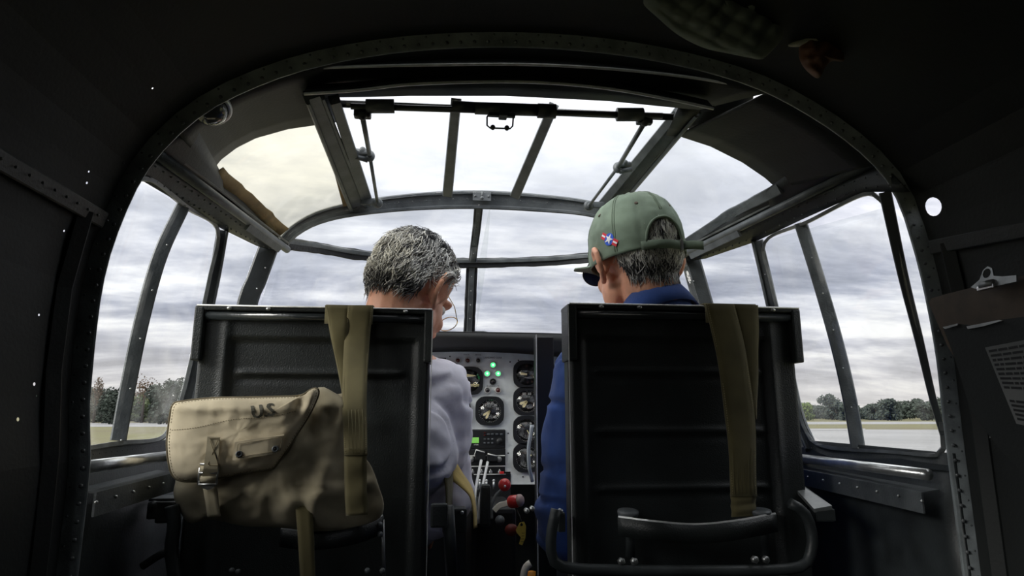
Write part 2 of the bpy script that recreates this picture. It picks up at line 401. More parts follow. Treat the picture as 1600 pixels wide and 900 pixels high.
# ================================================================== OUTSIDE
GZ = -2.0
gm = mat('dry_airfield_grass', (.125, .105, .055), .95, var=.5, vscale=.03, col2=(.155, .15, .055))
M['asph'] = mat('pale_runway_concrete', (.27, .265, .26), .9, var=.15, vscale=.05)
MB().add([(-1200, -300, GZ), (1200, -300, GZ), (1200, 1600, GZ), (-1200, 1600, GZ)], [(0, 1, 2, 3)], 0, False).build('ground', gm, kind='structure')
def strip(name, quad, m_, dz): MB().add([(x, y, GZ+dz) for x, y in quad], [(0, 1, 2, 3)], 0, False).build(name, m_, kind='structure')
def gp(px, py):
    q = PZ(px, py, GZ); return (q.x, q.y)
strip('taxiway', [gp(-1500, 667), gp(672, 667), gp(672, 661), gp(-1500, 661)], M['asph'], .02)
strip('apron', [gp(660, 748), gp(2100, 715), gp(2100, 674), gp(1100, 670)], M['asph'], .02)
strip('runway', [gp(1000, 664.0), gp(2100, 660.5), gp(2100, 658), gp(1000, 659.5)], M['asph'], .03)
strip('track', [gp(1000, 674.5), gp(1352, 672.5), gp(1352, 670), gp(1000, 670)], M['asph'], .05)
LEAF = [mat('green_foliage', (.075, .10, .04), .9, var=.5, vscale=.4), mat('dark_foliage', (.045, .058, .045), .9, var=.5, vscale=.4), mat('autumn_foliage', (.10, .062, .035), .9, var=.4, vscale=.4), mat('bright_foliage', (.10, .14, .035), .9, var=.4, vscale=.4)]
BARK = mat('bark', (.06, .045, .035), .9)
def tree(px, base_py, top_py, wpx, leaf, label, group, sparse=False, seed=0):
    rnd = random.Random(seed); q = PZ(px, base_py, GZ); d = (q-CAM).length
    s = 1/F*d; h = (base_py-top_py)*s*1.02; r = wpx*s/2
    t = thing('tree', q, label, 'tree', group)
    MB().tube([q-Vector((0, 0, .2)), q+Vector((rnd.uniform(-.2, .2), 0, h*.35)), q+Vector((rnd.uniform(-.4, .4), 0, h*.7))], [h*.03, h*.022, h*.008], 6).build('trunk', BARK, t)
    c = MB(); vs = []; fs = []
    nb = 10
    blobs = [(q+Vector((rnd.uniform(-.6, .6)*r, rnd.uniform(-.6, .6)*r, h*rnd.uniform(.14 if not sparse else .45, .80))), rnd.uniform(.42, .62)) for _ in range(nb)]
    for k in range(1700 if not sparse else 420):
        b, br = blobs[k % nb]; v = Vector((rnd.gauss(0, 1), rnd.gauss(0, 1), rnd.gauss(0, 1))).normalized()*(rnd.random()**.35)
        p = b+Vector((v.x*r*br, v.y*r*br, v.z*h*.22)); a = s*rnd.uniform(1.3, 2.6)*(1 if not sparse else .6)
        u = Vector((rnd.gauss(0, 1), rnd.gauss(0, 1), rnd.gauss(0, 1))).normalized(); w = u.orthogonal().normalized()
        n = len(vs); vs += [p+u*a, p-u*a*.5+w*a, p-u*a*.5-w*a]; fs.append((n, n+1, n+2))
    c.add(vs, fs, 0, False).build('foliage', LEAF[leaf], t, kind='stuff')
rnd = random.Random(3)
GL = 'tree line beyond the field, seen through the left windows'; GR = 'tree line beyond the runway, seen through the right windows'
ORD = ['first', 'second', 'third', 'fourth', 'fifth', 'sixth', 'seventh', 'eighth', 'ninth', 'tenth', 'eleventh', 'twelfth', 'thirteenth', 'fourteenth', 'fifteenth', 'sixteenth', 'seventeenth', 'eighteenth', 'nineteenth', 'twentieth', 'twenty-first', 'twenty-second', 'twenty-third', 'twenty-fourth', 'twenty-fifth']
x = 60; k = 0
while x < 345:
    w = rnd.uniform(28, 38); lf = 0 if 195 < x < 235 else 1
    if x > 300: lf = 0
    top = 615+rnd.uniform(-5, 6) if x < 250 else 604+rnd.uniform(-4, 4)
    tree(x, 658.4+1.5*(k % 4), top, w, lf, '%s full tree of the left tree line, %s from the left' % ('green rounded' if lf == 0 else 'dark', ORD[k]), GL, seed=k); x += w*.55; k += 1
tree(146, 661, 600, 16, 2, 'thin half-bare brown tree standing taller than the left tree line, left of the window divider', None, True, 91)
tree(221, 661, 597, 36, 2, 'wide half-bare brown tree standing taller than the left tree line, right of the window divider', None, True, 92)
x = 1212; kr = 0
while x < 1500:
    w = rnd.uniform(22, 34); lf = 1 if x > 1262 and x < 1500 else 3
    top = 631+rnd.uniform(-3, 4)
    tree(x, 654.4+.9*(k % 4), top, w, lf, '%s tree of the right tree line, %s from the left' % ('dark leafy' if lf == 1 else 'light green', ORD[kr]), GR, seed=k); x += w*.55; k += 1; kr += 1
tree(1300, 656, 622, 34, 1, 'tallest dark tree in the right tree line, beside the window divider', None, False, 93)
tree(1388, 656, 627, 30, 1, 'broad dark tree rising a little above the right tree line, in the rear pane', None, False, 94)

# ================================================================== FUSELAGE SHELL
YA = .885
archpx = [(118, 900), (120, 760), (122, 640), (143, 450), (178, 335), (227, 245), (308, 168), (405, 119), (503, 89), (622, 69), (760, 61), (900, 66), (1037, 85), (1175, 122), (1282, 177), (1365, 240), (1412, 300), (1438, 372), (1458, 450), (1478, 560), (1494, 700), (1500, 900)]
arch3 = [P(a, b, YA) for a, b in archpx]
lo = [Vector((arch3[1].x, YA, .02)), Vector((arch3[1].x, YA, .5))]; hi = [Vector((arch3[-2].x, YA, .5)), Vector((arch3[-2].x, YA, .02))]
full = smooth_path(lo + arch3[1:-1] + hi, 120)
t = root('trim_1', (0, YA, 0), label='dark riveted metal arch frame around the cockpit opening')
MB().bar(full, .024, .004, ref=Vector((0, -1, 1.1))).build('arch_face', M['arch'], t)
MB().bar([p+Vector((0, .016, 0)) + (Vector((.02, YA, .9))-p).normalized()*-.012 for p in full], .004, .03, ref=Vector((0, -1, 1.1))).build('arch_flange', M['paint'], t)
cA = Vector((.02, YA, 1.0))
def scaled(k): return [cA+(p-cA).normalized()*((p-cA).length+k)+Vector((0, -.002, 0)) for p in full]
rv = MB(); rivets(rv, scaled(-.0055), .021, .0029, ref=Vector((0, -3, 1.1))); rivets(rv, scaled(.0065), .034, .0019, ref=Vector((0, -3, 1.1)))
rv.build('rivets', M['rivet'], t, kind='stuff')

# cabin skin: swept from the arch rearwards, with real holes drilled through it
sk = [cA+(p-cA).normalized()*((p-cA).length+.010) for p in full]
def arclen(pts):
    L = [0]
    for a, b in zip(pts, pts[1:]): L.append(L[-1]+(b-a).length)
    return L
SL = arclen(sk)
def skin_at(s, y):
    s = max(0, min(SL[-1], s)); j = 0
    lo_, hi_ = 0, len(SL)-1
    while hi_-lo_ > 1:
        m_ = (lo_+hi_)//2
        if SL[m_] <= s: lo_ = m_
        else: hi_ = m_
    p = sk[lo_].lerp(sk[hi_], (s-SL[lo_])/max(1e-9, SL[hi_]-SL[lo_]))
    g = .03*min(1, (YA-y)/.6)
    q = p+(p-cA).normalized()*g if p.z > .9 else p+Vector((math.copysign(g, p.x), 0, 0))
    return Vector((q.x, y, q.z))
def skin_hit(px, py):
    d = ray(px, py); best = None
    y = YA
    while y > .3:
        q = CAM+d*(y/d.y); bs, bd = 0, 9
        for i in range(0, 301):
            s = SL[-1]*i/300; r_ = skin_at(s, y); dd = (r_-q).length
            if dd < bd: bs, bd = s, dd
        if best is None or bd < best[2]: best = (bs, y, bd)
        y -= .006
    return best
holes = []
for px, py, r in [(133, 274, .0013), (133, 287, .0016), (98, 363, .0013), (58, 499, .0014), (53, 598, .0020), (53, 627, .0012), (30, 653, .0022), (240, 138, .0012),
                  (1457, 325, .0145), (1496, 430, .0018), (1524, 628, .0014), (1551, 666, .0024), (1549, 690, .001), (1455, 705, .0012)]:
    s, y, dd = skin_hit(px, py)
    if dd < .02: holes.append((s, y, r))
YB = [-1.6, -1.0, -.5, -.25, .0, .3, .6, .75, YA]
holes = [h for h in holes if h[1]+h[2]*1.4 < YA]
ssplit = [SL[-1]*i/90 for i in range(91)]
clusters = []
for h in sorted(holes, key=lambda h: h[0]-h[2]*1.6):
    lo2, hi2 = h[0]-h[2]*1.6, h[0]+h[2]*1.6
    if clusters and lo2 < clusters[-1][1]: clusters[-1][1] = max(clusters[-1][1], hi2)
    else: clusters.append([lo2, hi2])
ssplit = [s for s in ssplit if not any(c[0] <= s <= c[1] for c in clusters)]
ssplit = sorted(set(ssplit+[v for c in clusters for v in c]))
skinmb = {'wall_left': MB(), 'wall_right': MB(), 'ceiling': MB()}
def region(s):
    p = skin_at(s, YA)
    return 'ceiling' if p.z > 1.42 else ('wall_left' if p.x < 0 else 'wall_right')
ADDED_WIN = []   # unseen cabin window, added in the left wall to light the arch and bag
for (c, d) in zip(ssplit, ssplit[1:]):
    hs = []
    for h in sorted([h for h in holes if c < h[0] < d], key=lambda h: h[1]):
        if not hs or h[1]-h[2]*1.3 > hs[-1][1]+hs[-1][2]*1.3: hs.append(h)
    iv = [(h[1]-h[2]*1.3, min(h[1]+h[2]*1.3, YA)) for h in hs]
    yy = sorted(set([y for y in YB if not any(i0 < y < i1 for i0, i1 in iv)]+[v for i in iv for v in i]))
    mbk = skinmb[region((c+d)/2)]
    for (a, b) in zip(yy, yy[1:]):
        hm = [h for h in hs if a-1e-6 <= h[1]-h[2] and h[1]+h[2] <= b+1e-6]
        mid = skin_at((c+d)/2, (a+b)/2)
        if -.9 < (a+b)/2 < .58 and .98 < mid.z < 1.34 and mid.x < 0:
            ADDED_WIN.append((a, b, c, d)); continue
        if not hm:
            mbk.add([skin_at(c, a), skin_at(d, a), skin_at(d, b), skin_at(c, b)], [(0, 1, 2, 3)]); continue
        h = hm[0]; vs = [skin_at(c, a), skin_at(d, a), skin_at(d, b), skin_at(c, b)]
        for j in range(16):
            an = -3*PI/4+2*PI*j/16; vs.append(skin_at(h[0]+math.cos(an)*h[2], h[1]+math.sin(an)*h[2]*(1.0)))
        fs = []
        for q in range(4):
            fs.append((q, 4+q*4, 4+q*4+1, 4+q*4+2)); fs.append((q, 4+q*4+2, (q+1) % 4)); fs.append(((q+1) % 4, 4+q*4+2, 4+q*4+3, 4+(q*4+4) % 16))
        mbk.add(vs, fs)
for k_, mbk in skinmb.items():
    o = mbk.build(k_, M['skin'], kind='structure')
# pane and frame of the added, unseen cabin window
wy0, wy1 = min(w[0] for w in ADDED_WIN), max(w[1] for w in ADDED_WIN); ws0, ws1 = min(w[2] for w in ADDED_WIN), max(w[3] for w in ADDED_WIN)
t = root('window_12', skin_at(ws0, (wy0+wy1)/2), label='unseen cabin side window behind the left arch, added to light the arch and bag')
A_ = [skin_at(lerp(ws0, ws1, i/12), wy0) for i in range(13)]; B_ = [skin_at(lerp(ws0, ws1, i/12), wy1) for i in range(13)]
MB().loft(A_, B_, 13, 8, .003).build('window_pane', M['glass'], t)
fr_ = A_+[skin_at(ws1, lerp(wy0, wy1, i/20)) for i in range(1, 21)]+B_[::-1][1:]+[skin_at(ws0, lerp(wy1, wy0, i/20)) for i in range(1, 20)]
MB().tube(fr_, .012, 8, closed=True).build('window_frame', M['paint'], t)
# rear bulkhead, floor
MB().box((.02, -1.62, .85), (1.5, .03, 1.75)).build('wall_back', M['skin'], kind='structure')
MB().box((.02, .2, -.01), (1.36, 3.7, .03)).build('floor', M['skin'], kind='structure')
# stringers on the cabin wall
for n_, (a, b) in enumerate([((0, 287), (92, 341)), ((60, 0), (230, 150)), ((1600, 60), (1480, 0)), ((1600, 345), (1530, 362))]):
    pass
t = root('trim_2', (0, .8, 1.2), label='faint riveted stiffener strip on the dark cabin skin at the left edge')
def on_skin(z, side, y, inset=.008):
    best = None
    for i in range(200):
        s = SL[-1]*i/199; p = skin_at(s, y)
        if p.x*side > 0 and (best is None or abs(p.z-z) < abs(best.z-z)): best = p
    return best-Vector((side*inset, 0, 0))
ln = [on_skin(1.262, -1, y) for y in (.63, .7, .8, .875)]
MB().bar(ln, .022, .008, ref=Vector((0, .5, 1.1))).build('stiffener', M['paint'], t)
rv = MB(); rivets(rv, [p+Vector((.003, 0, .0)) for p in ln], .02, .002); rv.build('rivets', M['rivet'], t, kind='stuff')
t = root('trim_3', (0, .8, 1.2), label='faint stiffener strip on the dark cabin skin at the right edge')
ln = [on_skin(1.245, 1, y) for y in (.3, .5, .7, .875)]
MB().bar(ln, .022, .008, ref=Vector((0, .5, 1.1))).build('stiffener', M['paint'], t)
t = root('trim_4', (0, .8, 1.2), label='dark riveted rib standing on the left cabin wall')
MB().bar([on_skin(z, -1, .835, .006) for z in [.05+.1*i for i in range(13)]], .02, .01, ref=Vector((0, .4, 1.1))).build('rib', M['skin'], t)
t = root('trim_5', (0, .8, 1.2), label='dark rib standing on the right cabin wall')
MB().bar([on_skin(z, 1, .845, .006) for z in [.05+.1*i for i in range(13)]], .02, .01, ref=Vector((0, .4, 1.1))).build('rib', M['skin'], t)

# ---- cockpit lower side walls and nose, down to the floor
def plan(side, y): return side*interp(y, WPL)+off(y)
ys = [YA-.0, 1.0, 1.1, 1.25, 1.42, 1.6, 1.75, 1.87, 1.94, 1.97]
def toplimit(y): return interp(y, [(YA, .944), (1.42, .952), (1.6, 1.04), (1.97, 1.24)])
for side, nm in ((-1, 'wall_left_front'), (1, 'wall_right_front')):
    A = [Vector((plan(side, y), y, 0)) for y in ys]; B = [Vector((plan(side, y), y, toplimit(y))) for y in ys]
    MB().loft(A, B, 40, 6, .004).build('wall_left' if side < 0 else 'wall_right', M['paint'], kind='structure')
MB().add([(-.6, .5, 0), (.64, .5, 0), (.6, 1.4, 0), (.3, 1.9, 0), (-.3, 1.9, 0), (-.58, 1.4, 0)], [(0, 1, 2, 3, 4, 5)], 0, False)
MB().box((.0, 1.95, .0), (1.1, .02, .02))

# ---- side windows
def wsp(L): return [WS(a, b) for a, b in L]
def sidewin(num, label, rear, front, divider, posts, header, sill, glass='glass'):
    R = wsp(rear); Fr = wsp(front)
    t = root('window_%d' % num, R[-1].lerp(Fr[-1], .5), label=label)
    MB().loft(R, Fr, 20, 8, .003).build('window_pane', M[glass], t, label='clear side pane')
    return t
lab = 'side window'
wl_ = sidewin(1, 'rear left side window with one slanting divider, trees outside', [(213, 279), (190, 350), (160, 440), (138, 540), (122, 620), (112, 702)], [(339, 357), (326, 430), (306, 520), (284, 610), (268, 652), (252, 686)], None, None, None, None)
def post(t, name, pts, wpx, thick, m_='frame', prof='box', n=22, off_=0.0, label=None, jag=0):
    q = smooth_path([WS(a, b) for a, b in pts], n); d = (q[len(q)//2]-CAM).length/F*1.03
    if off_: q = [p+(Vector((0, 1.1, 1.15))-p).normalized()*off_ for p in q]
    ww = [lerp(wpx[0], wpx[1], i/(n-1))*(p-CAM).length/F for i, p in enumerate(q)] if isinstance(wpx, tuple) else wpx*d
    return MB().bar(q, ww, thick, ref=CAM+Vector((.05, 0, .1)), prof=prof, jag=jag).build(name, M[m_], t, label=label), q
def rvs(t, pts, sp, r, name='rivets', m_='rivet'):
    rv = MB(); rivets(rv, pts, sp, r, ref=CAM); rv.build(name, M[m_], t, kind='stuff')
o, q = post(wl_, 'divider', [(286, 322), (250, 400), (222, 500), (201, 600), (185, 688)], 18, .014)
rvs(wl_, [p+(CAM-p).normalized()*.003+Vector((.004, 0, 0)) for p in q], .055, .0016, m_='steel')
o, q = post(wl_, 'frame_edge', [(213, 278), (240, 283), (290, 322), (339, 358), (327, 430), (307, 520), (286, 610), (271, 652), (250, 685), (185, 693), (113, 705)], 5, .01, n=60, m_='rail', off_=.002)
o, q = post(wl_, 'front_post', [(348, 360), (336, 430), (317, 520), (297, 610), (280, 660), (262, 700)], 15, .018, prof='channel')
o, q = post(wl_, 'sill_rail', [(100, 716), (185, 705), (262, 697), (330, 702)], 17, .012, m_='paint')
rvs(wl_, [p+(CAM-p).normalized()*.003 for p in q], .017, .0014, m_='black')
w3 = sidewin(2, 'front left quarter window between the post and the windshield pillar', [(352, 362), (338, 430), (318, 520), (300, 600), (285, 695)], [(402, 386), (384, 440), (371, 480), (353, 600), (343, 700)], None, None, None, None)
o, q = post(w3, 'windshield_pillar', [(420, 386), (402, 435), (386, 478), (368, 600), (358, 705)], 27, .03, m_='paint')
rvs(w3, [p+(CAM-p).normalized()*.006+Vector((.009, 0, 0)) for p in q], .045, .0018, m_='steel')
w2 = sidewin(3, 'rear right side window with one slanting divider, runway outside', [(1391, 322), (1421, 362), (1441, 450), (1461, 540), (1473, 640), (1478, 706)], [(1195, 376), (1205, 440), (1230, 540), (1245, 620), (1262, 675), (1290, 697)], None, None, None, None)
o, q = post(w2, 'divider', [(1251, 348), (1277, 430), (1306, 530), (1327, 620), (1341, 700)], 17, .014)
rvs(w2, [p+(CAM-p).normalized()*.003 for p in q], .055, .0016, m_='steel')
o, q = post(w2, 'rear_post', [(1383, 300), (1411, 430), (1436, 530), (1457, 620), (1474, 680)], (15, 7), .012, m_='paint')
o, q = post(w2, 'frame_edge', [(1378, 312), (1350, 303), (1265, 345), (1196, 378), (1205, 440), (1230, 540), (1244, 620), (1260, 674), (1288, 698), (1400, 707), (1460, 712), (1476, 704), (1473, 660)], 4.5, .01, n=60, m_='rail', off_=.002)
o, q = post(w2, 'front_post', [(1183, 376), (1198, 440), (1214, 510), (1231, 580), (1247, 650), (1268, 700)], 16, .018, prof='channel')
rvs(w2, [p+(CAM-p).normalized()*.006 for p in q], .06, .0016, m_='steel')
o, q = post(w2, 'sill_rail', [(1215, 705), (1290, 709), (1400, 718), (1488, 726)], 17, .012, m_='paint')
w4 = sidewin(4, 'front right quarter window beside the pilot in the cap', [(1167, 378), (1187, 440), (1207, 500), (1230, 600), (1250, 700)], [(1093, 405), (1115, 475), (1150, 600), (1165, 700)], None, None, None, None)
o, q = post(w4, 'windshield_pillar', [(1077, 398), (1100, 478), (1135, 600), (1148, 705)], 28, .03, m_='paint')
rvs(w4, [p+(CAM-p).normalized()*.006-Vector((.009, 0, 0)) for p in q], .06, .0018, m_='steel')

# ---- longerons (tube with flange) and the window headers below them
lA, lB = P(234, 232, .90), P(446, 388, 1.47)
rA, rB = P(1372, 250, .90), P(1066, 399, 1.47)
BOWY = lambda u: 1.47+.08*(1-u*u)
bowpx = [(440, 383), (458, 362), (495, 341), (550, 327), (640, 316), (740, 312), (840, 317), (925, 327), (1000, 352), (1068, 399)]
bow = smooth_path([P(a, b, BOWY((a-754)/315)) for a, b in bowpx], 50)
for n_, (A, B, tp, lbl) in enumerate(((lA, lB, [(180, 262), (213, 277), (286, 320), (345, 357), (400, 384), (425, 392)], 'left'), (rA, rB, [(1420, 300), (1350, 300), (1251, 344), (1180, 378), (1100, 405), (1075, 408)], 'right'))):
    t = root('trim_%d' % (6+n_), A.lerp(B, .5), label='%s longeron tube running forward above the side windows' % lbl)
    ax = (B-A)
    MB().tube([A-ax*.02, B+ax*.02], .0085, 12).build('tube', M['frame'], t)
    hd = [WS(a, b) for a, b in tp]
    top = [A.lerp(B, i/10)-Vector((0, 0, .004)) for i in range(11)]
    top = [p+(p-Vector((0, p.y, 1.1))).normalized()*.004 for p in top]
    MB().loft(top, hd, 24, 4, .003).build('header_panel', M['paint'], t)
    for kk in (.3, .75):
        rvs(t, [a_.lerp(b_, kk)+(CAM-a_).normalized()*.002 for a_, b_ in zip(resample(top, 24), resample(hd, 24))], .022, .0017, m_='rivet')
    s = .012*(-1 if n_ == 0 else 1)
    MB().bar([A+Vector((-s*.4, 0, .013)), B+Vector((-s*.4, 0, .013))], .004, .014, ref=CAM).build('flange', M['rail'], t)
    MB().bar([A.lerp(B, .63)-Vector((0, .006, .012)), A.lerp(B, .95)-Vector((0, .006, .012))], .016, .006, ref=CAM).build('splice_plate', M['frame'], t)

# ---- windshield bow, transverse bar and centre post
t = root('trim_8', bow[25], label='curved windshield bow frame above the front windows')
bw = [lerp(16, 29, 1-abs((i-24.5)/24.5)**1.5)*(p-CAM).length/F for i, p in enumerate(bow)]
MB().bar(bow, bw, .02, ref=CAM, prof='channel').build('bow', M['frame'], t)
rvs(t, [p+Vector((0, -.006, .0)) for p in bow], .033, .0016, m_='rivet')
c0 = P(753, 307, BOWY(0)-.012)
MB().box(c0, (.046, .003, .024), bev=.0012).lathe(c0+Vector((-.017, -.004, 0)), (0, 1, 0), [(0, .003), (.003, .003)], 8).lathe(c0+Vector((.017, -.004, 0)), (0, 1, 0), [(0, .003), (.003, .003)], 8).tube([c0+Vector((0, -.004, .012)), c0+Vector((0, -.007, -.004))], .002, 6).sphere(c0+Vector((0, -.007, -.006)), .0045, 8, 6).build('latch_plate', M['frame'], t)
barx = lambda u: 1.47+.38*(1-abs(u)**2.2)**.8
barpx = [(438, 379), (500, 388), (560, 398), (650, 407), (735, 411), (850, 408), (915, 403), (1000, 398), (1068, 397)]
brp = smooth_path([P(a, b, barx(max(-1, min(1, (a-752)/316)))) for a, b in barpx], 60)
t = root('trim_9', brp[30], label='horizontal windshield bar with ragged black sealant, curving round the nose')
MB().bar(brp, .030, .02, ref=CAM, jag=.22).build('sealant_bed', M['sealant'], t)
MB().bar([p+Vector((0, -.008, .004)) for p in brp], .012, .012, ref=CAM).build('bar', M['frame'], t)
t = root('trim_10', P(735, 515, 1.95), label='windshield centre post between the two pilots')
cp = [P(748, 322, 1.56), P(745, 355, 1.68), P(741, 385, 1.79), P(738, 411, 1.85)]; cq = [P(738, 405, 1.85), P(736, 450, 1.89), P(733, 520, 1.96)]
MB().bar(resample(cp, 12), .023, .015, ref=CAM).bar(resample(cq, 14), .034, .015, ref=CAM, jag=.12).build('sealant_bed', M['sealant'], t)
MB().bar([p+Vector((0, -.006, 0)) for p in cp], .014, .012, ref=CAM).bar([p+Vector((0, -.006, 0)) for p in cq], .016, .012, ref=CAM).build('post', M['frame'], t)
rvs(t, [p+Vector((0, -.01, 0)) for p in resample(cp+cq, 20)], .04, .0018, m_='steel')
def basept(u): return Vector((.565*u, 1.42+.54*(1-abs(u)**2.2)**.8, .955+.30*(1-abs(u)**1.6)))
base = [basept(-1+i/20) for i in range(41)]
barc = [p for p in brp]
for n_, (sl, lbl) in enumerate(((slice(0, 31), 'left'), (slice(29, 60), 'right'))):
    t = root('window_%d' % (5+n_), barc[sl][15], label='%s windshield, lower pane below the transverse bar' % lbl)
    bs = base[0:21] if n_ == 0 else base[20:]
    MB().loft(barc[sl], bs, 24, 6, .003).build('window_pane', M['glass'], t)
    t = root('window_%d' % (7+n_), barc[sl][15]+Vector((0, -.1, .05)), label='%s upper windshield pane between the bow and the bar' % lbl)
    bb = bow[0:26] if n_ == 0 else bow[25:]
    MB().loft(bb, barc[sl], 24, 5, .003).build('window_pane', M['glass'], t)
MB().loft(base, [p+Vector((0, -.03 if 0 < i < 40 else 0, -.1)) for i, p in enumerate(base)], 40, 3, .004).build('trim_11', M['paint'], kind='structure', label='dark cowl strip at the foot of the windshield')

# ---- roof: skin between the arch and the top windows
arcL = [(330, 270), (345, 250), (370, 231), (400, 216), (450, 202), (505, 194)]
arcR = [(1058, 212), (1110, 229), (1160, 254), (1195, 278), (1214, 295)]
hr = [(484, 153), (560, 152), (640, 150), (790, 150), (950, 158), (1030, 166), (1092, 172)]
def arcy(px): return 1.08
B = [P(a, b, 1.10) for a, b in arcL]+[P(a, b, 1.0) for a, b in hr]+[P(a, b, 1.10) for a, b in arcR]
A = [cA+(p-cA).normalized()*((p-cA).length-.004) for p in full if p.z > 1.375]
A = [Vector((p.x, YA+.012, p.z)) for p in A]
t = root('ceiling', (0, 1.0, 1.6), label='dark roof skin between the arch frame and the top windows')
# three pieces so that each strip runs straight from the arch to its own edge
def sub(pts, x0, x1): return [p for p in resample(pts, 200) if x0 <= p.x <= x1]
xl, xr = B[5].x, B[13].x
MB().loft(sub(A, -9, -.30), [P(a, b, 1.10) for a, b in arcL], 30, 6, .003).loft(sub(A, -.305, .40), [P(a, b, 1.0) for a, b in hr], 30, 6, .003).loft(sub(A, .395, 9), [P(a, b, 1.10) for a, b in arcR], 30, 6, .003) \
    .loft([P(484, 150, 1.0), P(506, 196, 1.11)], [P(520, 150, 1.0), P(530, 190, 1.11)], 4, 3, .003).loft([P(1060, 168, 1.0), P(1040, 212, 1.11)], [P(1095, 172, 1.0), P(1062, 214, 1.11)], 4, 3, .003).build('roof_skin', M['roof'], t)
for n_, (L, lbl) in enumerate((([(450, 108), (560, 104), (700, 101), (830, 101), (960, 108), (1080, 121), (1170, 136)], 'upper'), ([(475, 147), (560, 141), (640, 132), (760, 128), (860, 130), (960, 140), (1060, 158), (1115, 170)], 'lower'))):
    yy = .912 if n_ == 0 else .935
    q = smooth_path([P(a, b, yy) for a, b in L], 40); t = root('trim_%d' % (12+n_), q[20], label='%s curved roof stiffener with a worn edge, sky glint put in its colour' % lbl)
    MB().tube(q, .0024, 8).build('glint_lip', M['lip'], t)  # pale tube colour stands in for sky reflection along the flange
    MB().loft(q, [p+Vector((0, .024, .030 if n_ == 0 else .026)) for p in q], 40, 3, .002).build('web', M['roof'], t)
    rvs(t, [p+Vector((0, -.001, .003)) for p in q], .07, .002, m_='black')

for nm, lg, e0, e1 in (('roof_fillet', (lA, lB), (330, 270), 1.10), ('roof_fillet', (rA, rB), (1214, 295), 1.10)):
    a_, b_ = lg; ep = P(e0[0], e0[1], e1); sx_ = 1 if a_.x > 0 else -1
    ar_ = [p for p in full if p.x*sx_ > .3 and 1.36 < p.z < 1.52]
    ar_ = [cA+(p-cA).normalized()*((p-cA).length-.004)+Vector((0, .012, 0)) for p in ar_]
    MB().loft([a_+Vector((sx_*.004, -.01, -.004)), a_.lerp(b_, .45)+Vector((sx_*.004, 0, .0))], [P(*((308, 200) if sx_ < 0 else (1300, 222)), .93), ep+Vector((-sx_*.012, .02, .004))], 12, 4, .003) \
        .loft([a_.lerp(b_, .33)+Vector((sx_*.006, 0, .0)), b_+Vector((sx_*.006, 0, 0))], [ep+Vector((-sx_*.004, .0, .002)), P(*((437, 373) if sx_ < 0 else (1071, 388)), 1.47)], 12, 3, .003).build(nm, M['roof'], t)
MB().loft([P(1085, 160, .99), P(1180, 130, .93)], [P(1075, 206, 1.10), P(1165, 244, 1.10)], 5, 4, .003).build('roof_gusset', M['roof'], t)

# ---- top side windows
for n_, (rear, front, lbl) in enumerate(((arcL, [(438, 378), (458, 358), (495, 338), (536, 324)], 'left'), (arcR[::-1], [(1068, 394), (1040, 370), (1000, 345), (945, 327)], 'right'))):
    R = [P(a, b, 1.10) for a, b in rear]; Fv = [P(a, b, 1.475+.05*i/3) for i, (a, b) in enumerate(front)]
    t = root('window_%d' % (9+n_), R[2], label='%s overhead window pane, %s perspex' % (lbl, 'yellowed' if n_ == 0 else 'cloudy'))
    MB().loft(R, Fv, 20, 8, .003).build('window_pane', M['topglass'] if n_ == 0 else M['glass'], t)
    if n_ == 0:
        a1 = [P(326, 278, 1.085), P(378, 328, 1.27), P(434, 372, 1.455)]; a2 = [P(348, 262, 1.096), P(408, 315, 1.28), P(450, 357, 1.46)]
        a2 = [p+Vector((random.uniform(-.003, .003), 0, 0)) for p in resample(a2, 14)]
        MB().loft(a1, a2, 14, 3, .002).build('sealing_tape', M['tape'], t, label='brown sealing tape along the pane edge')
        MB().bar([P(508, 197, 1.095), P(540, 322, 1.50)], .012, .004, ref=CAM, jag=.1).build('edge_seal', M['tape'], t)
    else:
        MB().bar(resample([P(1217, 295, 1.09), P(1140, 335, 1.26), P(1072, 380, 1.44)], 16), .022, .008, ref=CAM, jag=.15).build('edge_seal', M['frame'], t)

# ---- overhead hatch
t = root('window_11', P(790, 240, 1.25), label='overhead escape hatch with three panes above the pilots')
hy = lambda py: 1.0+(py-165)/(325-165)*.53
def H(px, py, dy=0): return P(px, py, hy(py)+dy)
for nm, L, w_, dy in (('side_rail', [(492, 155), (562, 330)], 30, 0), ('side_rail', [(1080, 172), (945, 332)], 30, 0)):
    MB().bar(resample([H(*p) for p in L], 10), [w_*(H(*L[0]).lerp(H(*L[1]), i/9)-CAM).length/F*.95 for i in range(10)], .02, ref=CAM, prof='channel').build(nm, M['frame'], t)
for L, w_ in (([(524, 160), (575, 318)], 16), ([(1058, 175), (938, 322)], 13), ([(712, 165), (699, 306)], 15.5), ([(862, 172), (804, 308)], 15.5)):
    nm = 'inner_rail' if w_ in (16, 13) and L[0][0] in (524, 1058) else 'mullion'
    p0, p1 = H(*L[0]), H(*L[1]); MB().bar([p0.lerp(p1, i/7) for i in range(8)], [w_*(p0.lerp(p1, i/7)-CAM).length/F for i in range(8)], .016, ref=CAM).build(nm, M['frame'], t)
for nm, (a, b, c, d) in (('hatch_pane', ((528, 160), (712, 156), (699, 300), (574, 315))), ('hatch_pane', ((712, 156), (864, 160), (804, 302), (699, 300))), ('hatch_pane', ((864, 160), (1058, 172), (940, 318), (804, 302)))):
    MB().loft([H(*a, .01), H(*b, .01)], [H(*d, .01), H(*c, .01)], 6, 6, .003).build(nm, M['glass'], t)
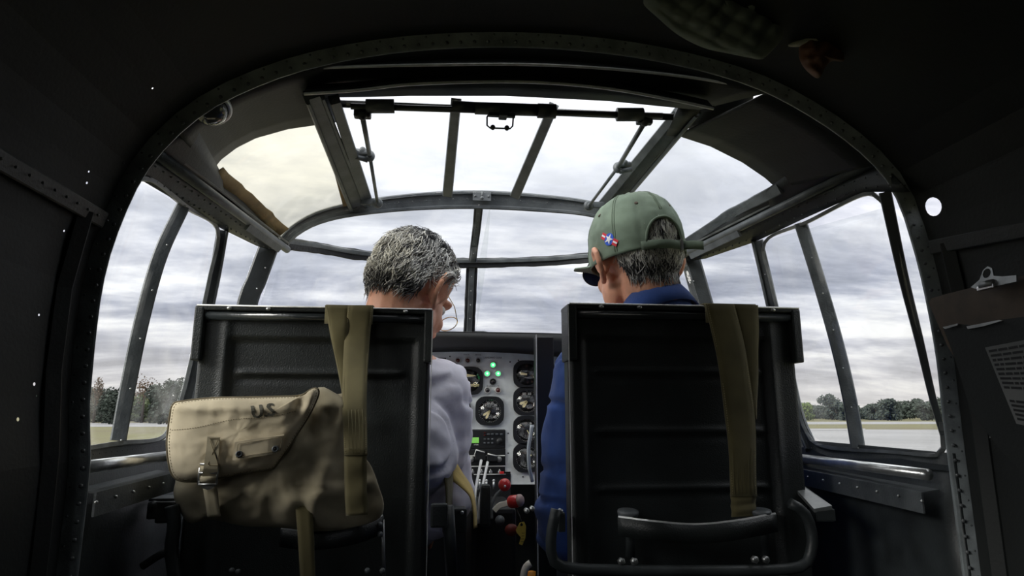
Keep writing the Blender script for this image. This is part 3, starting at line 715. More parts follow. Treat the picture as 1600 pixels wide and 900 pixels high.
# rear torque tube with its fittings
yT = .995
a, b = P(545, 164, yT), P(1040, 184, yT)
MB().tube([P(548, 166, yT), P(1035, 181, yT)], .0052, 10).build('torque_tube', M['paint'], t)
MB().tube([P(572, 166, yT), P(616, 166, yT)], .0115, 14).build('tube_fitting', M['frame'], t)
MB().tube([P(964, 179, yT), P(1004, 179, yT)], .0115, 14).build('tube_fitting', M['frame'], t)
MB().tube([P(706, 166, yT), P(742, 168, yT)], .0095, 12).tube([P(742, 169, yT), P(840, 172, yT)], .0105, 12).tube([P(840, 173, yT), P(868, 174, yT)], .0125, 12).build('tube_sleeve', M['paint'], t)
MB().bar([P(528, 162, yT+.01), P(1052, 183, yT+.01)], .012, .01, ref=CAM).build('rear_rail', M['paint'], t)
h = MB(); hp = [P(x_, y_, yT-.012) for x_, y_ in ((764, 178), (761, 183), (761, 196), (766, 200), (797, 201), (801, 197), (802, 183), (800, 178))]
h.tube(hp, .0014, 8).sphere(P(770, 199, yT-.012), .0045, 8, 6).sphere(P(792, 200, yT-.012), .0045, 8, 6).box(P(784, 180, yT-.012), (.045, .008, .006), bev=.001).box(P(786, 178, yT-.01), (.014, .02, .014), bev=.002); h.build('latch_handle', M['paint'], t)
for nm, A, Bp, Cp in (('l', (566, 180), (578, 244), (590, 318)), ('r', (1008, 190), (965, 262), (920, 322))):
    pts = [P(*A, 1.0), P(*Bp, 1.22), P(*Cp, 1.46)]
    MB().tube([pts[0], pts[1]], .0045, 10).tube([pts[1], pts[2]], .0036, 10).build('latch_rod', M['frame'], t)
    ex = -1 if nm == 'l' else 1
    c = pts[1]+Vector((ex*.012, 0, .0))
    MB().sphere(pts[1], (.010, .008, .012), 12, 8).tube([c-Vector((ex*.010, .003, -.004)), c+Vector((ex*.016, .003, .010))], [.008, .006], 10).tube([c-Vector((ex*.008, .0, .008)), c+Vector((ex*.018, .0, -.002))], [.006, .005], 8).sphere(c+Vector((ex*.002, -.004, .010)), .007, 10, 8).build('rod_bracket', M['frame'], t)
    c = pts[2]
    MB().lathe(c+Vector((0, -.006, 0)), (0, 1, .2), [(0, .009), (.004, .012), (.012, .012)], 14).box(c+Vector((ex*.018, .006, .006)), (.045, .006, .016), bev=.002).sphere(c+Vector((0, -.006, 0)), .006, 8, 6).build('rod_end', M['frame'], t)
    c = pts[0]; MB().box(c+Vector((0, .004, .006)), (.028, .014, .018), bev=.003).sphere(c, .0085, 10, 8).build('rod_head', M['paint'], t)
# dome lamp on the roof skin
c = P(325, 168, .912); t = thing('dome_lamp', c, 'round glass dome lamp with bright rim on the roof skin, upper left', 'lamp')
ax = Vector((.15, -.42, -.9)).normalized()
MB().lathe(c-ax*.008, ax, [(0, .031), (.008, .033), (.012, .031), (.013, .028)], 28, caps=False).build('rim', M['steel'], t)
MB().lathe(c-ax*.010, ax, [(0, .001), (.001, .03), (.004, .03)], 28).build('base', M['paint'], t)
mg = mat('lamp_glass', (.05, .055, .06), .06, coat=1.0); MB().lathe(c, ax, [(.002, .028), (.010, .026), (.018, .019), (.022, .010), (.023, .001)], 28).build('lens', mg, t)
# small brackets on the right roof
t = thing('roof_bracket', P(1262, 200, 1.0), 'small triangular gusset bracket on the dark roof skin, upper right', 'bracket')
MB().loft([P(1276, 172, .97), P(1236, 218, 1.0)], [P(1252, 180, 1.02), P(1250, 212, 1.03)], 4, 3, .004).build('gusset', M['frame'], t)
# sill tubes and riveted shelf angles
for n_, (a, b, c, d, lbl) in enumerate((((106, 734), (275, 711), (100, 782), (275, 738), 'left'), ((1220, 712), (1484, 746), (1220, 727), (1484, 778), 'right'))):
    s = -1 if n_ == 0 else 1
    t = root('trim_%d' % (14+n_), WS(*a), label='%s sill tube and riveted shelf angle below the side windows' % lbl)
    def inn(px, py, k): p = WS(px, py); return p+(Vector((0, p.y, p.z))-p).normalized()*k
    A_, B_ = PX(a[0], a[1], s*.585+.02), PX(b[0], b[1], s*.585+.02)
    (A_, B_) = (A_, B_) if A_.y < B_.y else (B_, A_); A_ = B_+(A_-B_)*((B_.y-.905)/(B_.y-A_.y)); MB().tube([A_, B_], .0085, 12).build('sill_tube', M['tube'], t)
    A2, B2 = PX(c[0], c[1], s*.57+.02), PX(d[0], d[1], s*.57+.02)
    (A2, B2) = (A2, B2) if A2.y < B2.y else (B2, A2); A2 = B2+(A2-B2)*((B2.y-.905)/(B2.y-A2.y)); dn = Vector((0, 0, -.03))
    MB().loft([A2, B2], [A2+dn, B2+dn], 12, 3, .003, smooth=False).loft([A2, B2], [A2+Vector((s*.03, 0, .004)), B2+Vector((s*.03, 0, .004))], 12, 3, .002, smooth=False).build('shelf_angle', M['frame'], t)
    rvs(t, [A2+Vector((-s*.002, -.002, -.012)), B2+Vector((-s*.002, -.002, -.012))], .042, .0024, m_='steel')

# ================================================================== PEOPLE
def ell_caps(vs_fs, caps, ells, grow=0):
    mb = vs_fs
    for p, q, r1, r2 in caps:
        p = Vector(p); q = Vector(q); d = q-p; L = d.length; r1 += grow; r2 += grow
        if L < 1e-6: mb.sphere(p, r1, 16, 10); continue
        prof = []
        for i in range(1, 7): a = PI/2*i/6; prof.append((-r1*math.cos(a), r1*math.sin(a)))
        for i in range(6): a = PI/2*i/6; prof.append((L+r2*math.sin(a), r2*math.cos(a)))
        mb.lathe(p, d, prof, 16)
    for c, r, R in ells:
        r = Vector(r)+Vector((grow, grow, grow)); mb.sphere(c, r, 20, 14, R)
    return mb
def remesh(mb, name, voxel, mats, parent, smooth_it=4, disp=None):
    me = bpy.data.meshes.new('tmp'); me.from_pydata(mb.v, [], mb.f); o = bpy.data.objects.new('tmp', me); COL.objects.link(o)
    r = o.modifiers.new('r', 'REMESH'); r.mode = 'VOXEL'; r.voxel_size = voxel
    s = o.modifiers.new('s', 'SMOOTH'); s.factor = .5; s.iterations = smooth_it
    dg = bpy.context.evaluated_depsgraph_get(); m2 = bpy.data.meshes.new_from_object(o.evaluated_get(dg))
    bpy.data.objects.remove(o); bpy.data.meshes.remove(me)
    if disp:
        cs = [v.co.copy() for v in m2.vertices]; ns = [v.normal.copy() for v in m2.vertices]
        flat = []
        for a_, b_ in zip(cs, ns): flat += list(a_+disp(a_, b_))
        m2.vertices.foreach_set('co', flat); m2.update()
    tree_ = BVHTree.FromPolygons([v.co.copy() for v in m2.vertices], [tuple(p.vertices) for p in m2.polygons])
    w = world_loc(parent)
    for v in m2.vertices: v.co -= w
    m2.name = name; m2.polygons.foreach_set('use_smooth', [True]*len(m2.polygons))
    m2.materials.clear(); [m2.materials.append(x) for x in mats]
    ob = bpy.data.objects.new(name, m2); COL.objects.link(ob); ob.parent = parent
    return ob, tree_
def R3(rx=0, ry=0, rz=0): return Matrix.Rotation(math.radians(rz), 3, 'Z') @ Matrix.Rotation(math.radians(ry), 3, 'Y') @ Matrix.Rotation(math.radians(rx), 3, 'X')

def person(label, HO, HR, J, shirt, head_s=1.0, es=1.2):
    """J: joints dict in world space; HR rotates the head (local +Y = face)"""
    T = lambda p: HO + HR @ (Vector(p)*head_s)
    t = thing('person', (J['pelvis'][0], J['pelvis'][1], .5), label, 'person')
    E = lambda c, r, rot=None: (T(c), tuple(x*head_s for x in r), HR @ (rot or Matrix.Identity(3)))
    ells = [E((0, -.014, .040), (.076, .095, .084)), E((0, -.035, .012), (.070, .072, .070)), E((0, .040, -.030), (.060, .052, .072)), E((0, .048, -.078), (.042, .040, .034)),
            E((0, .074, -.098), (.020, .018, .018)), E((-.030, .070, -.028), (.022, .022, .022)), E((.030, .070, -.028), (.022, .022, .022)), E((0, .080, .030), (.048, .016, .016)),
            E((0, .086, -.064), (.024, .014, .010)), E((.052, .02, -.055), (.016, .03, .035)), E((-.052, .02, -.055), (.016, .03, .035))]
    C = lambda a, b, r1, r2: (T(a), T(b), r1*head_s, r2*head_s)
    caps = [C((0, .088, .012), (0, .108, -.028), .008, .0125), C((-.010, .098, -.032), (.010, .098, -.032), .008, .008), C((-.020, .090, -.060), (.020, .090, -.060), .006, .006), C((-.017, .088, -.072), (.017, .088, -.072), .007, .007)]
    for s in (-1, 1):   # ears: plate, helix, lobe, tragus
        pts = []
        for i in range(9):
            a = math.radians(-60+30*i*1.0); pts.append((s*(.083+.006*math.sin(max(0, a))), -.006-.017*math.cos(a-.3)*-1*-1 - .002, .002+.031*math.sin(a)*1.0))
        hel = [(s*(.078+(x_-.078)*1.35), y_*es, z_*es-(.009 if es < 1.1 else 0)) for x_, y_, z_ in [(.078, .010, -.006), (.083, .012, .014), (.088, .004, .030), (.092, -.010, .033), (.094, -.021, .022), (.092, -.023, .004), (.087, -.017, -.014), (.081, -.006, -.027), (.078, .003, -.030)]]
        for a, b in zip(hel, hel[1:]): caps.append(C(a, b, .0060, .0060))
        ells.append(E((s*.080, -.004, .002), (.0085, .018*es, .028*es), R3(0, s*14, -s*24))); ells.append(E((s*.080, .000, -.026), (.006, .008, .010)))
        caps.append(C((s*.078, .010, -.004), (s*.080, .009, -.010), .005, .005))
    nb = Vector(J['neck'])
    caps += [(T((0, -.030, -.035)), nb, .056*head_s, .060), (T((0, .012, -.07)), nb+Vector((0, .02, .03)), .040, .045)]
    body_only = []
    pe, ch = Vector(J['pelvis']), Vector(J['chest'])
    body_only += [(pe+Vector((-.08, 0, 0)), pe+Vector((.08, 0, 0)), .115, .115), (pe, ch, .125, .12), (ch+Vector((-.06, 0, 0)), ch+Vector((.06, 0, 0)), .115, .115), (ch, nb, .10, .062),
                  (nb, Vector(J['shL']), .055, .055), (nb, Vector(J['shR']), .055, .055)]
    arms = []; legs = []
    for s in 'LR':
        sh, el, wr = Vector(J['sh'+s]), Vector(J['el'+s]), Vector(J['wr'+s])
        arms += [(ch+Vector((0, 0, .05)), sh, .08, .058), (sh, el, .054, .042), (el, wr, .041, .027)]
        hp, kn, an = Vector(J['hip'+s]), Vector(J['kn'+s]), Vector(J['an'+s])
        legs += [(hp, kn, .085, .058), (kn, an, .055, .038), (an, an+Vector((0, .14, -.025)), .036, .026)]
    hands = []
    for s, sg in (('L', 1), ('R', -1)):
        wr = Vector(J['wr'+s]); el = Vector(J['el'+s]); d = (wr-el).normalized(); side = d.cross(Vector((0, 0, 1))).normalized()*(-sg); dn = Vector((0, 0, -1)); dn = (dn-d*dn.dot(d)).normalized()
        pb = wr+d*.015
        for k in range(4):
            o_ = side*(.028-.0185*k); kn_ = wr+d*(.092-abs(k-1)*.004)+o_*1.15; hands.append((pb+o_*.7, kn_, .014, .0115))
            L = (.072, .080, .074, .058)[k]; a = kn_+(d*.85+dn*.5).normalized()*L*.45; b = a+(d*.45+dn*.9).normalized()*L*.32; c = b+(d*.0+dn).normalized()*L*.26
            hands += [(kn_, a, .0098, .0088), (a, b, .0088, .0080), (b, c, .0080, .0068)]
        th = pb+side*.030+d*.015; t1 = th+(side*.8+d*.7+dn*.3).normalized()*.042; t2 = t1+(side*.1+d*.9+dn*.4).normalized()*.030
        hands += [(pb+side*.012, th, .016, .014), (th, t1, .014, .011), (t1, t2, .011, .009)]
    mb = ell_caps(MB(), caps+body_only+arms+legs+hands, ells)
    body, tree_ = remesh(mb, 'body', .0034, [M['skinp']], t, 3)
    # shirt over torso and arms (ends at neckline and wrists)
    arms_s = []
    for s in 'LR':
        sh, el, wr = Vector(J['sh'+s]), Vector(J['el'+s]), Vector(J['wr'+s]); arms_s += [(ch+Vector((0, 0, .05)), sh, .08, .058), (sh, el, .058, .048), (el, el.lerp(wr, .92), .046, .036)]
    sc = [(pe+Vector((-.08, 0, 0)), pe+Vector((.08, 0, 0)), .115, .115), (pe, ch, .125, .12), (ch+Vector((-.06, 0, 0)), ch+Vector((.06, 0, 0)), .115, .115), (ch, ch.lerp(nb, .93), .10, .064),
          (nb.lerp(ch, .25), Vector(J['shL']), .055, .058), (nb.lerp(ch, .25), Vector(J['shR']), .055, .058)]
    def folds(co, n):
        a = noise.noise(Vector((co.x*9, co.y*9, co.z*16)))*.012+noise.noise(Vector((co.x*26+5, co.y*26, co.z*34)))*.0045
        a -= .012*max(0, 1-abs(noise.noise(Vector((co.x*7+co.z*5, co.y*7, co.z*11+3))))*7)
        return n*max(a, -.006)
    remesh(ell_caps(MB(), sc+arms_s, [], .016), 'shirt', .006, [M[shirt]], t, 3, folds)
    lg = [c for i, c in enumerate(legs) if i % 3 != 2] + [(pe+Vector((-.08, .02, -.01)), pe+Vector((.08, .02, -.01)), .11, .11)]
    remesh(ell_caps(MB(), lg, [], .016), 'trousers', .008, [M['trouser']], t, 3, folds)
    for s in 'LR':
        an = Vector(J['an'+s]); remesh(ell_caps(MB(), [(an+Vector((0, -.02, -.02)), an+Vector((0, .15, -.032)), .045, .036), (an+Vector((0, -.02, .03)), an+Vector((0, -.03, -.02)), .05, .045)], []), 'shoe', .006, [M['shoe']], t, 2)
    for s in (-1, 1): MB().sphere(T((s*.031, .071, .008)), .0115*head_s, 12, 8).build('eye', M['white'], t)
    return t, body, tree_, T

EARS = 1.28
def hair(t, tree_, T, HO, HR, mask, n, length, flow, lift=.012, seed=1, name='hair', rad=.0011, scalp=True):
    rnd = random.Random(seed); vs = []; fs = []; mi = []; cnt = 0; tries = 0; c0 = T((0, -.012, .02))
    while cnt < n and tries < n*12:
        tries += 1
        d = Vector((rnd.gauss(0, 1), rnd.gauss(0, 1), rnd.gauss(0, 1))).normalized()
        m_ = mask(d)
        if rnd.random() > m_: continue
        dw = HR @ d; h = tree_.ray_cast(c0+dw*.3, -dw, .35)
        if h[0] is None: continue
        p, nr = h[0], h[1]; hl = HR.transposed() @ (p-c0)
        f = HR @ flow(d, rnd); f = (f-nr*f.dot(nr)).normalized(); sd = nr.cross(f)
        L = length(d)*rnd.uniform(.7, 1.25); curl = rnd.uniform(-.6, .6)+noise.noise(d*7)*1.1; lf = lift*rnd.uniform(.3, 1.3)
        cl = noise.noise(d*9+Vector((3, 1, 2)))+rnd.uniform(-.45, .45)
        m3 = 0 if cl > -.02 else (1 if cl > -.36 else 2)
        if d.z > .80 or (d.z < -.35): m3 = 2 if rnd.random() < .6 else 1
        pts = []
        for k in range(5):
            s = k/4; q = p+f*L*s+sd*L*curl*s*s*.6+nr*(lf*math.sin(min(1, s*1.3)*PI*.75)+.0015-.0004*k)
            hh = tree_.ray_cast(q+(q-c0).normalized()*.05, -(q-c0).normalized(), .2)
            if hh[0] is not None and (q-c0).length < (hh[0]-c0).length+.0015: q = hh[0]+(q-c0).normalized()*.0025
            pts.append(q)
        b = len(vs)
        for k, q in enumerate(pts):
            tg = (pts[min(k+1, 4)]-pts[max(k-1, 0)]).normalized(); u = tg.cross(nr).normalized(); w = tg.cross(u); r = rad*(1-.75*(k/4)**2)
            for a in range(3): vs.append(q+(u*math.cos(a*2.094)+w*math.sin(a*2.094))*r)
        for k in range(4):
            for a in range(3): fs.append((b+k*3+a, b+k*3+(a+1) % 3, b+k*3+3+(a+1) % 3, b+k*3+3+a)); mi.append(m3)
        cnt += 1
    mb = MB(); mb.v = vs; mb.f = fs; mb.m = mi; mb.sm = [True]*len(fs)
    hb = mb.build(name, [M['hairw'], M['hairg'], M['haird']], t)
    if scalp:   # close cropped base layer under the strands
        vs = []; idx = {}; fs = []; NA, NB = 72, 48
        for i in range(NB+1):
            for j in range(NA):
                a = PI*i/NB; b = 2*PI*j/NA; d = Vector((math.sin(a)*math.cos(b), math.sin(a)*math.sin(b), math.cos(a)))
                if mask(d) > .35:
                    dw = HR @ d; h = tree_.ray_cast(c0+dw*.3, -dw, .35)
                    if h[0] is not None: idx[(i, j)] = len(vs); vs.append(h[0]+dw*.0028)
        for i in range(NB):
            for j in range(NA):
                k = [(i, j), (i+1, j), (i+1, (j+1) % NA), (i, (j+1) % NA)]
                if all(q in idx for q in k): fs.append([idx[q] for q in k])
        MB().add(vs, fs).build('cropped_hair', M['scalp'], t)
    return hb

# --- left pilot: grey haired, looking down to the right
SLY, SRY = 1.19, 1.08
HO = P(642, 458, 1.355); HR = R3(0, 0, -36) @ R3(-30, 0, 0) @ R3(0, 6, 0)
nb = HO+Vector((-.050, -.035, -.135))
J = dict(pelvis=(-.33, 1.35, .60), chest=(-.27, 1.345, .93), neck=nb, shL=(-.40, 1.38, 1.06), shR=(-.118, 1.40, 1.052), elL=(-.46, 1.50, .82), wrL=(-.40, 1.70, .78), elR=(-.104, 1.47, .81), wrR=(-.17, 1.68, .72),
         hipL=(-.41, 1.38, .59), hipR=(-.25, 1.38, .59), knL=(-.43, 1.78, .60), knR=(-.22, 1.78, .60), anL=(-.43, 1.86, .12), anR=(-.22, 1.86, .12))
t, body, tr_, T = person('grey-haired man in a lavender white shirt and wire glasses, bent forward in left seat', HO, HR, J, 'lav', 1.0)
def mask1(d):
    if d.y > .55 and d.z < .55: return 0
    if d.y > .25 and d.z < .12: return 0
    if d.z < -.35-.0*d.y and d.y > -.35: return 0
    if abs(d.x) > .70 and d.z < -.02 and d.y > -.36: return 0
    if abs(d.x) > .84 and d.z < .22 and d.y > -.34: return 0
    if d.z < -.66: return 0
    return 1
def flow1(d, rnd):
    return Vector((d.x*.45+rnd.gauss(0, .22), -.55+(d.y < -.3)*.2+rnd.gauss(0, .22), -.95 if d.y < .2 else -.1))
hair(t, tr_, T, HO, HR, mask1, 5200, lambda d: .034 if d.z > 0 else .024, flow1, .011, 4)
def loop(c, R, a, b, n=20): return [c+R @ Vector((a*math.cos(2*PI*i/n), 0, b*math.sin(2*PI*i/n))) for i in range(n)]
g = MB()
for s in (-1, 1):
    g.tube(loop(T((s*.034, .108, .0)), HR, .024, .019), .0011, 6, closed=True); g.tube([T((s*.058, .106, .006)), T((s*.076, .06, .010)), T((s*.082, .005, .012)), T((s*.086, -.014, -.004))], .0010, 6)
g.tube([T((-.010, .108, .004)), T((0, .113, .008)), T((.010, .108, .004))], .0011, 6); g.build('glasses', M['gold'], t)
col_ = MB(); cpts = []
def collar(t, nb, HO, m_, tilt, r1=.066, h=.034):
    ax = (HO-nb).normalized(); u = Vector((1, 0, 0)); u = (u-ax*u.dot(ax)).normalized(); v = ax.cross(u); mb = MB()
    for lay, (ra, rb, h0, h1) in enumerate(((r1, r1-.006, .0, h), (r1-.005, r1+.012, h, -.006))):
        N = 40; vs = []; fs = []
        for j in range(N+1):
            a = PI/2+2*PI*(j/N)*.94+PI*.06
            for rr, hh in ((ra, h0), ((ra+rb)/2+.002, (h0+h1)/2), (rb, h1)):
                q = nb+(u*math.cos(a)*rr*1.05+v*math.sin(a)*rr)+ax*(hh+tilt*math.sin(a)*-.02); vs.append(q)
        for j in range(N):
            for k in range(2): fs.append((j*3+k, j*3+k+1, (j+1)*3+k+1, (j+1)*3+k))
        mb.add(vs, fs)
    o = mb.build('collar', M[m_], t); sd = o.modifiers.new('s', 'SOLIDIFY'); sd.thickness = .003; return o
collar(t, nb+Vector((0, 0, .0)), HO, 'lav', 1, .068, .024)

# --- right pilot: green cap, sunglasses, blue shirt, looking left
HO2 = P(994, 411, 1.245); HR2 = R3(0, 0, 13) @ R3(-4, 0, 0) @ R3(0, -4, 0); nb2 = HO2+Vector((.034, -.030, -.118))
J = dict(pelvis=(.35, 1.24, .58), chest=(.335, 1.235, .95), neck=nb2, shL=(.175, 1.25, 1.075), shR=(.50, 1.25, 1.07), elL=(.142, 1.33, .78), wrL=(.20, 1.56, .74), elR=(.53, 1.34, .80), wrR=(.46, 1.58, .78),
         hipL=(.27, 1.27, .58), hipR=(.43, 1.27, .58), knL=(.22, 1.66, .60), knR=(.46, 1.66, .60), anL=(.20, 1.80, .12), anR=(.44, 1.80, .12))
t2, body2, tr2, T2 = person('man in a faded green cap, sunglasses and blue shirt, looking left in right seat', HO2, HR2, J, 'blue', 1.02, .98)
def mask2(d):
    if d.y > .08: return 0
    if d.z > (.46 if abs(d.x) < .45 and d.y < -.4 else .10): return 0
    if d.z < -.62: return 0
    if d.z < -.25 and d.y > -.45: return 0
    if abs(d.x) > .68 and d.z < .5 and d.y > -.42: return 0
    return 1
hair(t2, tr2, T2, HO2, HR2, mask2, 3600, lambda d: .022, lambda d, r_: Vector((d.x*.3+r_.gauss(0, .15), -.1, -1)), .004, 9)
collar(t2, nb2+Vector((0, 0, -.008)), HO2, 'blue', 1, .068, .046)
g = MB()
for s in (-1, 1): g.tube(loop(T2((s*.036, .112, .004)), HR2, .029, .023), .0013, 6, closed=True); g.tube([T2((s*.064, .105, .008)), T2((s*.080, .05, .012)), T2((s*.085, .0, .012)), T2((s*.088, -.016, -.006))], .0012, 6)
g.build('sunglasses', M['black'], t2)
g = MB()
for s in (-1, 1):
    L = loop(T2((s*.036, .112, .004)), HR2, .028, .022); g.add([T2((s*.036, .115, .004))]+L, [(0, 1+i, 1+(i+1) % 20) for i in range(20)])
g.build('lens', M['lens'], t2, label='blue mirrored lenses')
# cap (own thing, worn)
cp_ = thing('baseball_cap', HO2+Vector((0, 0, .02)), 'faded green baseball cap with a roundel patch and open strap, on the right pilot', 'cap')
CC = Vector((0, -.006, .024)); CR = (.092, .110, .122)
def cap_pt(az, el, k=1.0):
    n6 = abs(math.sin(az*3)); seam = 1-.012*(1-min(1, n6*5))*(math.cos(el)**.3)
    nz = 1+.020*noise.noise(Vector((math.cos(az)*2.4, math.sin(az)*2.4, el*3)))+.012*noise.noise(Vector((math.cos(az)*6, math.sin(az)*6, el*9+4)))
    fl = (1-.06*max(0, math.sin(el)-.72)/.28)
    r = k*seam*nz
    ce = math.cos(el)**.82
    q = CC+Vector((CR[0]*ce*math.cos(az)*r, CR[1]*ce*math.sin(az)*r, CR[2]*math.sin(el)*r*fl))
    return T2(q)
ELB = -.22
def opening(az, el):
    da = (az-(-PI/2)+PI) % (2*PI)-PI
    return (da/.44)**2+((el-(ELB+.10))/.40)**2 < 1 and el > ELB+.11
vs = []; fs = []; NA, NE = 144, 40; idx = {}
for i in range(NE+1):
    el = ELB+(PI/2-.02-ELB)*i/NE
    for j in range(NA): idx[(i, j)] = len(vs); vs.append(cap_pt(2*PI*j/NA, el))
for i in range(NE):
    for j in range(NA):
        az = 2*PI*(j+.5)/NA; el = ELB+(PI/2-.02-ELB)*(i+.5)/NE
        if opening(az, el): continue
        fs.append((idx[(i, j)], idx[(i, (j+1) % NA)], idx[(i+1, (j+1) % NA)], idx[(i+1, j)]))
fs.append(tuple(idx[(NE, j)] for j in range(NA)))
o = MB().add(vs, fs).build('crown', M['cap'], cp_); sd = o.modifiers.new('s', 'SOLIDIFY'); sd.thickness = .002
# rim of the opening and strap
def azel(da, el, k=1.01): return cap_pt(-PI/2+da, el, k)
rim = [azel(.44*math.cos(PI*i/24), ELB+.10+.40*math.sin(PI*i/24), 1.012) for i in range(25)]
MB().tube(rim, .0028, 8).build('opening_binding', M['cap'], cp_)
MB().loft([azel(d_, ELB+.115, 1.02) for d_ in [x/10*1.1-.55 for x in range(11)]], [azel(d_, ELB-.02, 1.02) for d_ in [x/10*1.1-.55 for x in range(11)]], 20, 3, .0015) \
    .build('strap', M['cap'], cp_)
e0 = azel(.40, ELB+.05, 1.035); tl = [e0, e0+Vector((.020, -.003, .001)), e0+Vector((.040, -.003, .0))]
MB().loft([p+Vector((0, 0, .0085)) for p in tl], [p-Vector((0, 0, .0085)) for p in tl], 8, 3, .0015).build('strap_tail', M['cap'], cp_)
b0 = e0+Vector((-.004, -.004, 0)); MB().box(b0, (.006, .003, .022), bev=.001).build('strap_buckle', M['steel'], cp_)
MB().sphere(cap_pt(0, PI/2-.03)+HR2 @ Vector((0, 0, .001)), (.007, .007, .004), 12, 6).build('button', M['cap'], cp_)
for a_, e_ in ((-PI/2-.50, .62), (-PI/2+.52, .62), (-PI/2-1.5, .62), (-PI/2+1.5, .62)):
    c = cap_pt(a_, e_, 1.006); ax = (c-T2(CC)).normalized(); MB().lathe(c-ax*.001, ax, [(0, .0038), (.0016, .0036), (.0018, .0022), (.001, .0012)], 12).build('eyelet', M['brownboard'], cp_)
st = MB()
for k in range(6):
    az = k*PI/3+PI/6*0
    for dd in (-.03, .03):
        pass
for k in range(6):
    az = -PI/2+k*PI/3
    if k == 0: els = [.42+ (1.45-.42)*i/20 for i in range(21)]
    else: els = [ELB+.05+(1.45-ELB-.05)*i/20 for i in range(21)]
    for dd in (-.022, .022): st.tube([cap_pt(az+dd/max(.25, math.cos(e_)), e_, 1.006) for e_ in els], .0006, 4)
st.build('seam_stitching', mat('cap_seam_thread', (.12, .16, .11), .9), cp_)
br = MB(); NA2 = 24; A_ = []; B_ = []
for i in range(NA2+1):
    a = PI*(.10+.80*i/NA2); A_.append(cap_pt(a, ELB+.02, 1.0)); q = Vector((.092*math.cos(a), .055+.118*math.sin(a)**.8, .030-.016*math.cos(a)**2)); B_.append(T2(q+Vector((0, 0, .0))))
br.loft(A_, B_, 25, 6, .0025).build('brim', M['cap'], cp_)
# roundel patch
def patch(u, v, k=.0):
    az = -PI/2-1.16+u*10.5; el = .06+v*10.0; return cap_pt(az, el, 1.022+k)
pm = MB(); cs_, sn_ = math.cos(-.62), math.sin(-.62)
def pr(x, y, k=0): return patch(x*cs_-y*sn_, x*sn_+y*cs_, k)
pm.add([pr(0, 0, .006)]+[pr(.0100*math.cos(a*PI/12), .0100*math.sin(a*PI/12)) for a in range(24)], [(0, 1+i, 1+(i+1) % 24) for i in range(24)], 0, False)
for s in (-1, 1):
    pm.add([pr(s*x, y, .002) for x, y in ((.009, -.0052), (.0195, -.0052), (.0195, .0052), (.009, .0052))], [(0, 1, 2, 3)], 1, False)
    pm.add([pr(s*x, y, .006) for x, y in ((.0100, -.0014), (.0190, -.0014), (.0190, .0014), (.0100, .0014))], [(0, 1, 2, 3)], 2, False)
sp = [pr((.0092 if i % 2 == 0 else .0036)*math.sin(i*PI/5), (.0092 if i % 2 == 0 else .0036)*math.cos(i*PI/5), .010) for i in range(10)]
pm.add([pr(0, 0, .014)]+sp, [(0, 1+i, 1+(i+1) % 10) for i in range(10)], 2, False)
pm.build('roundel_patch', [mat('patch_blue', (.03, .11, .62), .8), mat('patch_red', (.65, .03, .05), .8), mat('patch_white', (.85, .85, .9), .8)], cp_, label='embroidered star roundel with red bars')

